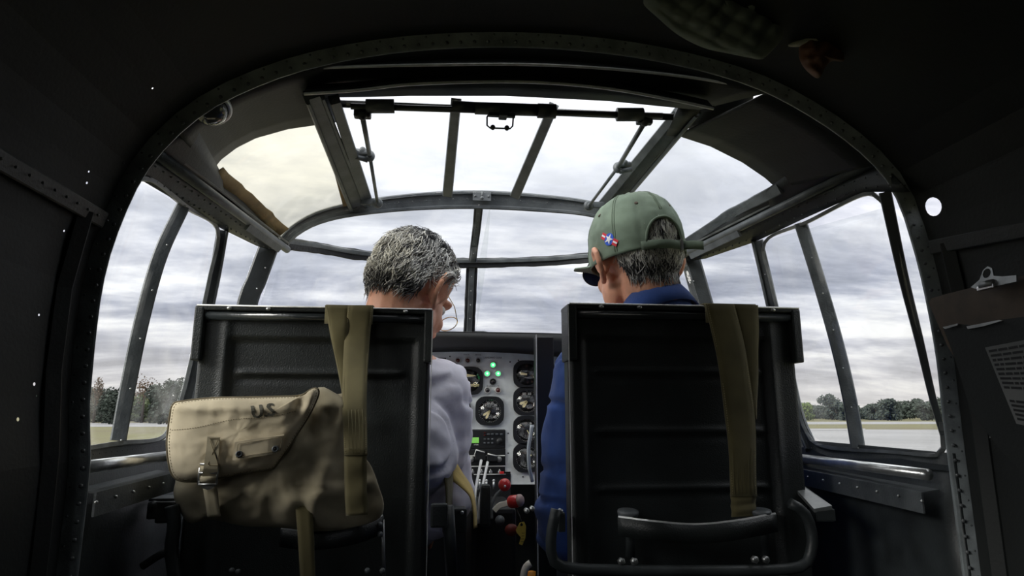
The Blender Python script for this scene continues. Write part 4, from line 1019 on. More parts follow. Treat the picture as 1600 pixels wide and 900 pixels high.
# ================================================================== SEATS
def seat(y, pxl, pxr, pytl, pytr, outer, label, rib_py, band_py):
    a = P(pxl, pytl, y); b = P(pxr, pytr, y); xl, xr = a.x, b.x; zt = (a.z+b.z)/2; w = xr-xl; zb = .50
    t = thing('pilot_seat', ((xl+xr)/2, y+.15, .0), label, 'seat')
    zof = lambda py: P((pxl+pxr)/2, py, y).z
    ribs = [zof(p) for p in rib_py]; zband = zof(band_py)
    x0, x1 = xl+(.006 if outer < 0 else .004), xr-(.006 if outer > 0 else .004)
    NX, NZ = 90, 150; vs = []; fs = []
    def depth(x, z):
        u = (x-x0)/(x1-x0); uo = u if outer < 0 else 1-u
        sm = lambda e0, e1, v: max(0, min(1, (v-e0)/(e1-e0)))
        inside = sm(.125, .145, uo)*sm(.055, .075, 1-uo)*sm(0, .006, zband+.045-z)
        d = -.0075*inside                       # recessed centre panel
        for rz in ribs:
            g_ = math.exp(-((z-rz)/.0045)**2)*.006 - math.exp(-((z-rz+.011)/.006)**2)*.003
            d += g_*sm(.15, .19, uo)*sm(.10, .14, 1-uo)
        d += .004*math.exp(-((uo-.115)/.02)**2)
        e = min(u, 1-u); d -= .008*max(0, 1-e/.012)**2
        return d
    for i in range(NX+1):
        for j in range(NZ+1):
            x = lerp(x0, x1, i/NX); z = lerp(zb, zt-.012, j/NZ); vs.append(Vector((x, y-depth(x, z), z)))
    for i in range(NX):
        for j in range(NZ): fs.append((i*(NZ+1)+j, i*(NZ+1)+j+1, (i+1)*(NZ+1)+j+1, (i+1)*(NZ+1)+j))
    n = len(vs); cor = [0, NZ, NX*(NZ+1)+NZ, NX*(NZ+1)]
    rim = [j for j in range(NZ+1)] + [i*(NZ+1)+NZ for i in range(1, NX+1)] + [NX*(NZ+1)+j for j in range(NZ-1, -1, -1)] + [i*(NZ+1) for i in range(NX-1, 0, -1)]
    vs += [Vector((vs[k].x, y+.040, vs[k].z)) for k in rim]; m_ = len(rim)
    fs += [(rim[k], rim[(k+1) % m_], n+(k+1) % m_, n+k) for k in range(m_)] + [tuple(n+k for k in range(m_))]
    MB().add(vs, fs).build('back_panel', M['seat'], t)
    # upper band that wraps the back, with rolled top edge
    hb = zt-zband
    mb = MB()
    xc = (xl+xr)/2
    for s, xx in ((-1, xl), (1, xr)): mb.box((xx-s*.008, y+.014, zt-hb/2), (.016, .058, hb-.003), bev=.003)
    mb.box((xc, y+.016, zt-.004), (w, .060, .008), bev=.0028)
    mb.build('edge_cap', M['seat'], t)
    MB().tube([Vector((xl+.018, y-.004, zt-.016)), Vector((xr-.014, y-.004, zt-.016))], .0085, 14).build('top_roll', M['glossy'], t)
    hl = MB(); hl.tube([Vector((xl+.0035, y-.0145, zt+.0004)), Vector((xr-.002, y-.0145, zt+.0004))], .0016, 8)  # pale strip that puts the bright highlight along the seat edge
    xi = xr if outer < 0 else xl
    hl.bar([Vector((xi-(.001 if outer < 0 else -.001), y-.015, zt-.002)), Vector((xi-(.001 if outer < 0 else -.001), y-.015, zb+.06))], .0016, .002, ref=CAM); hl.build('highlight_edge', M['lip'], t, label='worn edge with its highlight put in the colour')
    mb = MB()
    for f_ in (.14, .3, .62, .88): mb.sphere((xl+w*f_, y-.014, zt-.004), (.005, .003, .003), 8, 6)
    mb.build('catches', M['steel'], t, kind='stuff')
    MB().box((xc, y+.25, .50), (w, .42, .05), bev=.015).build('seat_pan', M['seat'], t)
    MB().box((xc, y+.25, .53), (w-.04, .38, .03), bev=.012).build('cushion', M['web'], t)
    for sx in (-1, 1):
        for yy in (.07, .42): MB().tube([Vector((xc+sx*(w/2-.03), y+yy, .48)), Vector((xc+sx*(w/2-.03), y+yy, .006))], .014, 10).build('leg', M['paint'], t)
    return t, xl, xr, zt
sl, slx0, slx1, slz = seat(SLY, 309, 677, 480, 485, -1, 'left black metal pilot seat with the khaki bag hung on its back', (583,), 567)
sr, srx0, srx1, srz = seat(SRY, 884, 1243, 474, 486, 1, 'right black metal pilot seat with ribbed back panel, no bag on it', (580, 673, 763), 567)
# tube frames and curved adjuster brackets behind each seat
def frame_tube(t, L, y, r=.0085):
    q = smooth_path([P(a, b, y) for a, b in L], 40); MB().tube(q, r, 10).build('tube_frame', M['paint'], t)
frame_tube(sr, [(869, 796), (862, 830), (862, 866), (880, 886), (960, 891), (1100, 892), (1240, 888), (1266, 866), (1268, 830), (1256, 800), (1234, 786)], SRY-.06)
def bracket(t, L, y):
    q = smooth_path([P(a, b, y-(.03 if 0 < i < len(L)-1 else 0)) for i, (a, b) in enumerate(L)], 24)
    MB().loft(q, [p+Vector((0, .0, -.028)) for p in q], 24, 3, .003).build('adjuster_bar', M['seat'], t)
    MB().bar([p+Vector((0, -.001, .001)) for p in q], .003, .006, ref=CAM).build('bar_lip', M['lip'], t)
    return q
q = bracket(sr, [(966, 808), (1020, 815), (1085, 820), (1150, 814), (1211, 803)], SRY-.03)
for a, b in ((981, 798), (1188, 797)):
    c = P(a, b, SRY-.022); MB().lathe(c+Vector((0, 0, -.008)), (0, -.12, 1), [(0, .016), (.006, .0175), (.009, .0165), (.010, .010)], 20).build('round_knob', M['frame'], sr)
MB().tube([P(985, 806, SRY-.02), P(985, 870, SRY-.02)], .008, 8).build('slide_tube', M['paint'], sr)
MB().tube([P(1196, 806, SRY-.02), P(1196, 870, SRY-.02)], .008, 8).build('slide_tube', M['paint'], sr)
for a, b in ((1195, 874), (1178, 874), (970, 877), (990, 877)): MB().lathe(P(a, b, SRY-.055), (0, -1, .1), [(0, .006), (.006, .006), (.008, .004)], 6).sphere(P(a, b, SRY-.065), .004, 8, 6).build('bolt', M['steel'], sr)
for a, b in ((866, 801), (822, 797)):
    c = P(a, b, SRY-.02); MB().lathe(c, (0, -1, 0), [(0, .004), (.012, .004), (.014, .003)], 8).lathe(c+Vector((.009, 0, .003)), (0, -1, 0), [(0, .004), (.010, .004)], 6).build('hinge_bolt', M['steel'], sr)
MB().box(P(876, 815, SRY-.0), (.012, .02, .03), bev=.002).build('hinge_lug', M['paint'], sr)
# small folding arm of the right seat
ar = P(1225, 750, SRY+.05); 
qa = [P(1222, 737, 1.12), P(1226, 747, 1.12), P(1290, 797, 1.04)]
MB().add([P(1216, 734, 1.16), P(1232, 742, 1.16), P(1300, 790, 1.02), P(1272, 795, 1.02)] + [p+Vector((0, 0, -.006)) for p in (P(1216, 734, 1.16), P(1232, 742, 1.16), P(1300, 790, 1.02), P(1272, 795, 1.02))], [(0, 1, 2, 3), (7, 6, 5, 4), (0, 4, 5, 1), (1, 5, 6, 2), (2, 6, 7, 3), (3, 7, 4, 0)], 0, False).build('arm_plate', M['rail'], sr, label='grey metal arm plate')
MB().box(P(1285, 804, 1.03), (.035, .02, .02), bev=.003).build('arm_end', M['paint'], sr)
# left seat low fittings
q = bracket(sl, [(440, 826), (480, 830), (520, 828), (560, 820), (598, 806)], SLY-.05)
frame_tube(sl, [(268, 790), (272, 820), (268, 860), (275, 910)], SLY-.10, .010)
MB().tube([P(598, 812, SLY-.045), P(600, 900, SLY-.045)], .003, 8).build('cable', M['steel'], sl)
for a, b in ((594, 820), (594, 835), (574, 892), (598, 892), (362, 892), (372, 894)): MB().sphere(P(a, b, SLY-.06), .005, 8, 6).build('bolt', M['frame'], sl)
MB().box(P(257, 796, SLY-.02), (.045, .03, .028), bev=.004).box(P(262, 806, SLY-.02), (.03, .03, .02), bev=.004).sphere(P(240, 792, SLY-.03), .010, 8, 6).build('side_ratchet', M['paint'], sl)
MB().box(P(262, 778, SLY-.0), (.04, .05, .004)).build('side_lug', M['frame'], sl)
frame_tube(sl, [(222, 885), (245, 870), (262, 862)], 1.10, .006)
for nm, pts in (('strut', [(655, 760), (660, 900)]), ('strut', [(700, 790), (706, 900)])):
    MB().tube([P(a, b, SLY+.03) for a, b in pts], .011, 8).build(nm, M['paint'], sl)
MB().box(P(710, 812, SLY+.10), (.045, .04, .045), bev=.004).build('adjuster_box', M['paint'], sl); MB().box(P(686, 805, SLY-.0), (.03, .02, .04), bev=.004).build('adjuster_lug', M['paint'], sl)
for a, b in ((697, 803), (722, 801)): MB().sphere(P(a, b, SLY+.05), .0035, 8, 6).build('bolt', M['steel'], sl)

# ================================================================== HARNESS STRAPS
def ribbon(name, L, R, y, t, m_='web', dy=0, stitch=True):
    yf = y if callable(y) else (lambda v: y)
    A = smooth_path([P(a, b, yf(b)) for a, b in L], 24); B = smooth_path([P(a, b, yf(b)) for a, b in R], 24)
    MB().loft(A, B, 24, 5, .002, bulge=lambda p, v, u: Vector((0, -.0022*math.sin(v*PI)+.0012*math.sin(u*14+v*2), 0))).build(name, M[m_], t)
    if stitch:
        s = MB()
        for k in (.05, .95):
            ln = [a.lerp(b, k)+Vector((0, -.0024, 0)) for a, b in zip(A, B)]; ln = resample(ln, 160)
            for i in range(0, 158, 2): s.tube([ln[i], ln[i+1]], .00045, 3)
        s.build('edge_stitching', M['stitch'], t, kind='stuff')
    return A, B
def over(t, xa, xb, y, z):   # the piece going over the seat top to the front
    pr_ = [(y-.020, z-.03), (y-.021, z-.002), (y-.014, z+.004), (y+.048, z+.004), (y+.054, z-.01), (y+.056, z-.18)]
    MB().loft([Vector((xa, a, b)) for a, b in pr_], [Vector((xb, a, b)) for a, b in pr_], 24, 3, .002).build('top_fold', M['web'], t)
yb = SLY-.023
ybf = lambda v: interp(v, [(560, yb-.005), (630, yb-.075), (700, yb-.118), (810, yb-.128)])
t = thing('harness_strap', P(545, 480, yb), 'olive webbing harness strap over the left seat back, beside the bag', 'strap')
ribbon('webbing', [(508, 477), (520, 540), (533, 600), (538, 640)], [(547, 477), (543, 540), (541, 600), (541, 640)], yb-.001, t)
ribbon('webbing', [(544, 477), (538, 540), (535, 620), (538, 712)], [(583, 477), (577, 540), (573, 620), (574, 712)], ybf, t)
xA, xB = P(508, 480, yb).x, P(583, 480, yb).x; over(t, xA, xB, SLY, slz)
ribbon('lower_webbing', [(538, 700), (539, 760), (541, 806)], [(573, 700), (573, 760), (574, 804)], lambda v: ybf(v)+.003, t, stitch=False)
q0 = [P(a, b, ybf(b)-.0035) for a, b in ((544, 640), (566, 640))]; q1 = [P(a, b, ybf(b)-.0035) for a, b in ((546, 708), (568, 708))]
s = MB()
for k in range(5): s.tube([q0[0].lerp(q0[1], k/4)+Vector((0, -.001, 0)), q1[0].lerp(q1[1], k/4)+Vector((0, -.001, 0))], .0005, 4)
s.build('box_stitching', mat('olive_thread', (.16, .14, .07), .9), t, kind='stuff')
yb = SRY-.022
t = thing('harness_strap', P(1145, 480, yb), 'olive webbing harness strap over the right seat back, hanging to its bracket', 'strap')
ribbon('webbing', [(1102, 475), (1120, 560), (1135, 670), (1142, 776)], [(1147, 475), (1166, 560), (1178, 650), (1182, 776)], yb-.005, t)
ribbon('webbing', [(1143, 475), (1160, 560), (1176, 655)], [(1184, 477), (1184, 560), (1181, 655)], yb, t)
xA, xB = P(1102, 480, yb).x, P(1184, 480, yb).x; over(t, xA, xB, SRY, srz)
ribbon('lower_webbing', [(1141, 770), (1142, 790), (1143, 808)], [(1180, 770), (1180, 790), (1180, 806)], yb-.002, t, stitch=False)
s = MB()
for k in range(6): s.tube([P(1144+k*6, 700, yb-.0085), P(1148+k*6, 772, yb-.0085)], .0005, 4)
s.build('box_stitching', M['stitch'] if False else mat('olive_thread', (.16, .14, .07), .9), t, kind='stuff')
# lap strap at the left seat's inner side
t = thing('lap_strap', P(715, 740, 1.35), 'golden tan lap belt trailing from beside the left seat to the floor', 'strap')
A = smooth_path([P(*a) for a in ((676, 716, 1.30), (700, 728, 1.32), (716, 744, 1.33), (732, 764, 1.34), (742, 790, 1.34), (744, 824, 1.34), (741, 860, 1.33))], 30)
B = smooth_path([P(*a) for a in ((676, 690, 1.30), (688, 702, 1.32), (706, 722, 1.36), (722, 740, 1.38), (738, 766, 1.39), (747, 800, 1.38), (746, 858, 1.36))], 30)
A = smooth_path([P(*a) for a in ((694, 722, 1.31), (702, 745, 1.32), (720, 760, 1.33), (735, 776, 1.34), (740, 800, 1.34), (741, 826, 1.34))], 30)
B = smooth_path([P(*a) for a in ((690, 700, 1.30), (706, 712, 1.34), (724, 740, 1.38), (738, 762, 1.39), (744, 790, 1.38), (746, 824, 1.36))], 30)
mw = weave('golden_tan_webbing', (.62, .46, .15), 1400, .8)
MB().loft(A, B, 30, 4, .002).build('webbing', mw, t)
A = smooth_path([P(*a) for a in ((672, 668, 1.27), (676, 700, 1.27), (690, 730, 1.28), (697, 760, 1.28), (698, 800, 1.28))], 20); B = smooth_path([P(*a) for a in ((676, 664, 1.29), (694, 690, 1.31), (707, 716, 1.32), (708, 745, 1.32), (706, 800, 1.32))], 20)
MB().loft(A, B, 20, 4, .002).build('upper_webbing', M['web'], t, label='darker olive webbing')

# ================================================================== KHAKI BAG
bg_ = thing('canvas_bag', P(400, 820, 1.12), 'khaki canvas shoulder bag with stencilled letters, hung on the left seat back', 'bag')
BY = 1.105
def dens(L, n):
    pts = smooth_path([Vector((a, b, 0)) for a, b in L+[L[0]]], n+1)[:-1]; return [(p.x, p.y) for p in pts]
def bto(y): return lambda u, v, h: P(u, v, y-h)
def nz(u, v, s, o=0): return noise.noise(Vector((u/s, v/s, o)))
body_o = dens([(276, 745), (271, 775), (285, 806), (298, 818), (330, 812), (380, 822), (430, 824), (500, 830), (545, 826), (590, 812), (600, 790), (592, 760), (580, 728), (560, 700), (548, 660), (540, 628), (520, 612), (496, 606), (455, 640), (380, 650), (300, 660), (275, 700)], 110)
def foldb(u, v, e):
    a = .006*nz(u, v, 34)+.004*nz(u, v, 16, 3)
    # a soft pleat sweeping from the upper right down to the buckle side
    d = abs((u-(545-(v-640)*.35))); a += .016*math.exp(-(d/16)**2)*(1 if v < 760 else .5) - .010*math.exp(-((u-(490-(v-640)*.1))/18)**2)
    a += .012*math.exp(-((v-765-(u-530)*-.25)/11)**2)*(1/(1+math.exp(-(u-455)/10)))
    a += -.010*math.exp(-((v-748)/14)**2)*(1/(1+math.exp((u-430)/10)))
    return a*min(1, e*1.6) - .030*e/(1+math.exp(-(u-512)/9))*(1 if v > 640 else .5)
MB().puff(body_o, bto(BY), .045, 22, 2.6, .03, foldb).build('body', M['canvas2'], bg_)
flap_o = dens([(262, 660), (268, 632), (285, 626), (330, 621), (380, 620), (430, 619), (470, 617), (487, 608), (498, 606), (499, 618), (484, 650), (468, 675), (452, 700), (436, 722), (426, 733), (395, 738), (360, 744), (320, 752), (285, 753), (268, 744), (261, 720), (259, 690)], 120)
def foldf(u, v, e):
    a = .0035*nz(u, v, 48, 7)+.0022*nz(u, v, 20, 2)+.001*nz(u, v, 8, 5)
    a += .012*math.exp(-(((u-492)-(v-608)*-.35)/7)**2)*math.exp(-((v-620)/26)**2) - .008*math.exp(-(((u-474)-(v-608)*-.3)/8)**2)*math.exp(-((v-632)/20)**2)
    a += .003*math.exp(-((v-640)/6)**2)
    return a*min(1, e*2)
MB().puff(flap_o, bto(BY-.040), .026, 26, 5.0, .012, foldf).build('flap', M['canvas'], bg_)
flt = None
def bvh_of(o):
    w = world_loc(o); me = o.data
    return BVHTree.FromPolygons([v.co+w for v in me.vertices], [tuple(p.vertices) for p in me.polygons])
fl_o = [o for o in bg_.children if o.name.startswith('flap')][0]; bd_o = [o for o in bg_.children if o.name.startswith('body')][0]
TF = bvh_of(fl_o); TB = bvh_of(bd_o)
def onbag(u, v, lift=.0012, trees=(TF, TB)):
    d = ray(u, v); d = d/d.length; best = None
    for tr in trees:
        h = tr.ray_cast(CAM, d, 3)
        if h[0] is not None and (best is None or h[3] < best): best = h[3]
    return CAM+d*((best if best else 1.07)-lift)
# binding and stitched edge
bnd = dens([(a, b) for a, b in flap_o], 160)
cx_, cy_ = 372, 680
ins = lambda k: [onbag(cx_+(a-cx_)*k, cy_+(b-cy_)*k, .001) for a, b in bnd]
MB().tube(ins(.985), .0016, 6, closed=True).build('edge_binding', mat('dark_khaki_binding', (.17, .14, .085), .9), bg_)
s = MB(); ln = resample(ins(.955), 260)
for i in range(0, 258, 2): s.tube([ln[i], ln[i+1]], .0004, 3)
ln = [onbag(268+i*2.0, 672-i*.30+2*math.sin(i*.1), .0008) for i in range(100)]
for i in range(0, 98, 2): s.tube([ln[i], ln[i+1]], .0005, 3)
s.build('stitching', mat('khaki_thread', (.20, .16, .09), .9), bg_, kind='stuff')
# stencil
def txt(body, cx0, cy0, size, rot, sx, grow=0):
    mb = MB(); vs, fs = text_geo(body, size); c_, s_ = math.cos(rot), math.sin(rot)
    # subdivide by projecting every vertex on the cloth
    me = bpy.data.meshes.new('x'); me.from_pydata([(a*sx, b, 0) for a, b in vs], [], fs); bm = bmesh.new(); bm.from_mesh(me)
    bmesh.ops.triangulate(bm, faces=bm.faces[:]); bmesh.ops.subdivide_edges(bm, edges=[e for e in bm.edges if e.calc_length() > size*.12], cuts=2, use_grid_fill=True); bmesh.ops.triangulate(bm, faces=bm.faces[:])
    bm.verts.index_update(); v2 = []
    for v in bm.verts:
        x_, y_ = v.co.x*c_-v.co.y*s_, v.co.x*s_+v.co.y*c_; v2.append(onbag(cx0+x_, cy0-y_, .0014))
    f2 = [[v.index for v in f.verts] for f in bm.faces]; bm.free(); bpy.data.meshes.remove(me)
    return mb.add(v2, f2, 0, False)
m_ = MB()
for dx_ in (0, 1.3, -1.3, .7, -.7):
    e_ = txt('U.S', 411+dx_, 643, 29, .14, .92); m_.add(e_.v, e_.f, 0, False)
m_.build('stencil_lettering', M['ink'], bg_)
# label tab with two eyelets
TAB = [(368, 690), (444, 679), (441, 707), (364, 719)]
tab = [(TAB[0][0]+(TAB[1][0]-TAB[0][0])*i/10, TAB[0][1]+(TAB[1][1]-TAB[0][1])*i/10) for i in range(11)]; tbb = [(TAB[3][0]+(TAB[2][0]-TAB[3][0])*i/10, TAB[3][1]+(TAB[2][1]-TAB[3][1])*i/10) for i in range(11)]
MB().loft([onbag(*p, .005) for p in tab], [onbag(*p, .005) for p in tbb], 14, 6, .003, smooth=False).build('tab', M['canvas'], bg_, label='pale rectangular tab with two dark eyelets')
s = MB()
for L in ([(372, 694), (441, 683)], [(369, 715), (438, 704)], [(372, 694), (369, 715)], [(441, 683), (438, 704)]): s.tube([onbag(L[0][0]+(L[1][0]-L[0][0])*i/12, L[0][1]+(L[1][1]-L[0][1])*i/12, .0088) for i in range(13)], .0005, 4)
s.build('tab_stitching', mat('khaki_thread', (.20, .16, .09), .9), bg_)
for a, b in ((373.5, 709.5), (430, 701.5)):
    c = onbag(a, b, .0085); MB().lathe(c, (CAM-c), [(-.002, .0052), (.0012, .0048), (.0014, .003), (.0, .0022)], 14).build('eyelet', M['frame'], bg_)
    MB().lathe(c, (CAM-c), [(0, .0022), (.0010, .0022)], 10).build('eyelet_hole', M['black'], bg_)
# strap and buckle
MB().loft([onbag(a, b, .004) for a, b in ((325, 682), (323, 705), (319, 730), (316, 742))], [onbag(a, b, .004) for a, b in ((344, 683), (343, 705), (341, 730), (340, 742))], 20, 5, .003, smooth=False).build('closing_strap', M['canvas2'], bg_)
s = MB()
for L in ([(328, 686), (341, 726)], [(341, 686), (325, 726)], [(327, 685), (342, 685)], [(326, 727), (341, 727)]): s.tube([onbag(L[0][0]+(L[1][0]-L[0][0])*i/10, L[0][1]+(L[1][1]-L[0][1])*i/10, .0078) for i in range(11)], .0006, 4)
s.build('strap_stitching', mat('khaki_thread', (.20, .16, .09), .9), bg_)
bk = MB(); byy = onbag(326, 745, .009).y
B3 = lambda a, b, k=0: P(a, b, byy-k)
for L in ([(313, 725), (341, 725)], [(311, 739), (340, 739)], [(310, 757), (338, 757)]): bk.tube([B3(*L[0], .002), B3(*L[1], .002)], .0018, 8)
bk.tube([B3(313, 725), B3(310, 757)], .0018, 8).tube([B3(341, 725), B3(338, 757)], .0018, 8).add([B3(313, 756, .002), B3(337, 756, .002), B3(333, 763, .001), B3(325, 766, .0), B3(316, 763, .001)], [(0, 1, 2, 3, 4)], 0, False)
bk.build('buckle', M['steel'], bg_)
for py in (732, 748): MB().tube([B3(314, py, .0), B3(338, py, .0)], .0045, 10).build('strap_roll', M['canvas2'], bg_)
MB().loft([P(a, b, BY-.052) for a, b in ((318, 762), (322, 785), (325, 808))], [P(a, b, BY-.052) for a, b in ((340, 762), (342, 785), (345, 806))], 12, 4, .003).build('strap_end', M['canvas2'], bg_)
MB().loft([P(a, b, BY-.035) for a, b in ((462, 790), (466, 840), (470, 910))], [P(a, b, BY-.035) for a, b in ((488, 790), (491, 840), (493, 910))], 12, 4, .003).build('hanging_strap', M['web'], bg_)
# shoulder strap going behind over the seat edge
MB().loft([P(a, b, 1.15) for a, b in ((470, 640), (520, 618), (545, 612))], [P(a, b, 1.15) for a, b in ((480, 660), (530, 640), (552, 632))], 12, 4, .003).build('shoulder_strap', M['canvas2'], bg_)

# ================================================================== INSTRUMENT PANEL
PY = 1.74
ip = thing('instrument_panel', (0, PY+.03, .3), 'light grey instrument panel under a black hood, between the two seats', 'instrument panel')
def Q(px, py, k=0): return P(px, py, PY-k)
xa, xb = -.47, .47
zl = lambda x: P(735, 556, PY).z-.045*((x-Q(735, 556).x)/.47)**2 if True else 0
top = [(x, zl(x)+.012) for x in [lerp(xa, xb, i/24) for i in range(25)]]
ctr = [(lerp(xa, xb, 0), .62), (-.30, .62), (-.10, .60), (-.02, Q(770, 757).z), ]
out2 = top + [(xb, .70), (Q(830, 757).x+.03, Q(830, 757).z), (Q(798, 757).x, Q(798, 757).z), (Q(798, 737).x, Q(798, 737).z), (Q(789, 737).x, Q(789, 737).z), (Q(789, 671).x, Q(789, 671).z), (Q(700, 671).x, Q(700, 671).z), (Q(700, 757).x, Q(700, 757).z), (xa, .70)]
MB().plate(out2, [], lambda u, v, d: Vector((u, PY+d, v)), .004).build('panel_face', M['panel'], ip)
# hood: lip in front of the panel top, curved lower edge
HY = PY-.07
th = P(735, 520, HY).z
lipT = [Vector((x, HY, th-.02*(x/.47)**4)) for x in [lerp(xa, xb, i/24) for i in range(25)]]
lipB = [Vector((p.x, HY+.012, P(735, 549, HY).z-.045*((p.x-Q(735, 556).x)/.47)**2)) for p in lipT]
MB().loft(lipT, lipB, 25, 4, .003).build('hood_lip', M['black'], ip)
bs = [Vector((basept(u).x*.84, max(PY+.02, basept(u).y-.03), min(th+.012, basept(u).z))) for u in [-.84+1.68*i/24 for i in range(25)]]
MB().loft(lipT, bs, 25, 4, .003).build('hood_top', M['black'], ip)
def face(name, pts, m_, parent=None, k=0, k2=0): return MB().add([Q(a, b, k) for a, b in pts], [tuple(range(len(pts)))], 0, False).build(name, M[m_], parent or ip)
def gauge(cx0, cy0, d, label, marks=(), hands=(), extra=None):
    r = d/2*PY/1000*1.0; c = Q(cx0, cy0, .0); o8 = []
    g = bpy.data.objects.new('gauge', None); 
    pts = []
    for i in range(32):
        a = 2*PI*i/32; ca, sa = math.cos(a), math.sin(a); k = (abs(ca)**3.6+abs(sa)**3.6)**(-1/3.6); k = min(k, 1.13); pts.append((c.x+r*ca*k, c.z+r*sa*k))
    o = MB().plate(pts, [[(c.x+r*.80*math.cos(-2*PI*i/32), c.z+r*.80*math.sin(-2*PI*i/32)) for i in range(32)]], lambda u, v, dd: Vector((u, PY-.008+dd, v)), .010).build('gauge', M['black'], ip, label=label)
    MB().lathe(Vector((c.x, PY-.003, c.z)), (0, -1, 0), [(0, r*.82), (.001, r*.82)], 32).build('dial', mat('dial_black', (.006, .007, .008), .7), o)
    at = lambda a, rr, k=.005: Vector((c.x+math.sin(math.radians(a))*rr*r, PY-k, c.z+math.cos(math.radians(a))*rr*r))
    mk = MB()
    for n_a, s_ in marks:
        p = at(n_a, .56); text_on(mk, s_, r*.24, lambda a, b: p+Vector((a, 0, b))) if s_ else None
    nt_ = 40
    for i in range(nt_):
        a = i*360/nt_; q0, q1 = at(a, .74 if i % 5 else .70), at(a, .79); sd = Vector((math.cos(math.radians(a)), 0, -math.sin(math.radians(a))))*r*.010
        if marks: mk.add([q0-sd, q0+sd, q1+sd, q1-sd], [(0, 1, 2, 3)], 0, False)
    if mk.v: mk.build('markings', M['white'], o)
    for a, L, w in hands:
        d_ = Vector((math.sin(math.radians(a)), 0, math.cos(math.radians(a)))); s_ = Vector((d_.z, 0, -d_.x)); c5 = Vector((c.x, PY-.0065, c.z))
        MB().add([c5-s_*w*r*.5, c5+s_*w*r*.5, c5+d_*L*r*.8+s_*w*r*.8, c5+d_*L*r, c5+d_*L*r*.8-s_*w*r*.8]+[p+Vector((0, .001, 0)) for p in (c5-s_*w*r*.5, c5+s_*w*r*.5, c5+d_*L*r*.8+s_*w*r*.8, c5+d_*L*r, c5+d_*L*r*.8-s_*w*r*.8)], [(0, 1, 2, 3, 4), (9, 8, 7, 6, 5)]+[(i, (i+1) % 5, 5+(i+1) % 5, 5+i) for i in range(5)], 0, False).build('needle', M['lum'], o)
    MB().lathe(Vector((c.x, PY-.0075, c.z)), (0, -1, 0), [(0, r*.79), (.0006, r*.79)], 32).build('dial_glass', M['dialglass'], o)
    if extra: extra(o, c, r)
    return o
def flapgauge(o, c, r):
    L = lambda x, z: Vector((c.x+x*r, PY-.0065, c.z+z*r))
    MB().add([L(-.55, .42), L(-.35, .50), L(.35, .40), L(.5, .34), L(.3, .30), L(-.5, .26)], [(0, 1, 2, 3, 4, 5)], 0, False).build('flap_symbol', M['lum'], o)
    mb = MB()
    for x in (-.15, .42):
        N = 20
        vs = [L(x+rr*math.cos(2*PI*i/N), -.28+rr*math.sin(2*PI*i/N)) for rr in (.17, .11) for i in range(N)]
        mb.add(vs, [(i, (i+1) % N, N+(i+1) % N, N+i) for i in range(N)], 0, False)
    for z in (-.30, -.40): mb.add([L(-.45, z), L(.72, z), L(.72, z+.06), L(-.45, z+.06)], [(0, 1, 2, 3)], 0, False)
    mb.build('wheel_symbols', M['lum'], o)
gauge(733, 595, 43, 'flap and wheel position indicator with cream symbols', (), (), flapgauge)
gauge(765, 642, 44, 'two-hand pressure gauge with cream needles', [(-70, '10'), (-42, '15'), (-14, '20'), (16, '25'), (46, '30'), (76, '35'), (108, '40'), (140, '45'), (0, '')], [(206, .62, .10), (236, .58, .10)])
gauge(692, 585, 42, 'gauge half hidden by the left pilot', [(0, '2'), (90, '4'), (180, '6'), (270, '8')], [(40, .6, .08)])
gauge(714, 645, 42, 'gauge half hidden behind the white shirt', [(0, '0'), (120, '5'), (240, '10')], [(300, .6, .08)])
gauge(823, 585, 43, 'dim turn gauge at the panel right', (), [(-85, .55, .12)])
gauge(823, 627, 43, 'temperature gauge with cream hands at the panel right', [(-65, '40'), (-22, '80'), (20, '60'), (110, '5')], [(250, .60, .13), (215, .55, .13)])
gauge(823, 672, 43, 'gauge with white scale, lower right of panel', [(30, '6'), (60, '5'), (90, '4'), (120, '3'), (150, '2')], [(150, .5, .05)])
gauge(823, 715, 43, 'lowest gauge at the panel right', [(70, '8'), (120, '0')], [(60, .4, .05)])
for sx_ in (-.36, -.26, .22, .32, .42, -.42):
    for pz in (586, 634): 
        zz_ = Q(735, pz).z; g_ = Vector((sx_, PY, zz_)); r_ = .037
        MB().lathe(Vector((sx_, PY-.008, zz_)), (0, -1, 0), [(-.01, r_), (0, r_), (.002, r_*.9), (0, r_*.82), (-.003, r_*.8)], 24).build('gauge', M['black'], ip)
def lampi(a, b, m_, d=10, ring='frame', core=None):
    c = Q(a, b); r = d/2*PY/1000
    o = MB().lathe(c, (0, -1, 0), [(0, r), (.006, r), (.008, r*.85), (.007, r*.68), (.003, r*.66)], 20).build('indicator_lamp', mat('lamp_ring', (.62, .62, .60), .4, metal=.3) if ring == 'frame' else M[ring], ip)
    MB().sphere(c+Vector((0, -.005, 0)), (r*.66, .005, r*.66), 14, 8).build('lens', M[m_], o)
    if core: MB().sphere(c+Vector((0, -.0085, 0)), (r*.3, .0025, r*.3), 10, 6).build('bulb', M[core], o)
for a in (715.5, 730.5, 747): lampi(a, 563.5, 'darklens' if a > 740 else 'darkred')
for a, b in ((770, 570.5), (761, 584), (778, 584)): lampi(a, b, 'green', 11, core='lampcore')
lampi(770, 596.5, 'darklens', 10, 'black'); lampi(761.5, 610, 'darklens', 10.5); lampi(778, 610, 'darkred', 10.5)
mk = MB()
for s_, a, b, z in (('LANDING GEAR', 770, 559, 3.2), ('DOOR', 729, 554, 2.4), ('BRAKE', 747, 554.5, 2.4), ('WARNING LTS', 770, 603.5, 2.3)):
    p = Q(a, b, .0005); text_on(mk, s_, z*PY/1000*1.25, lambda u, v: p+Vector((u, 0, v)))
mk.build('panel_lettering', M['black'], ip)
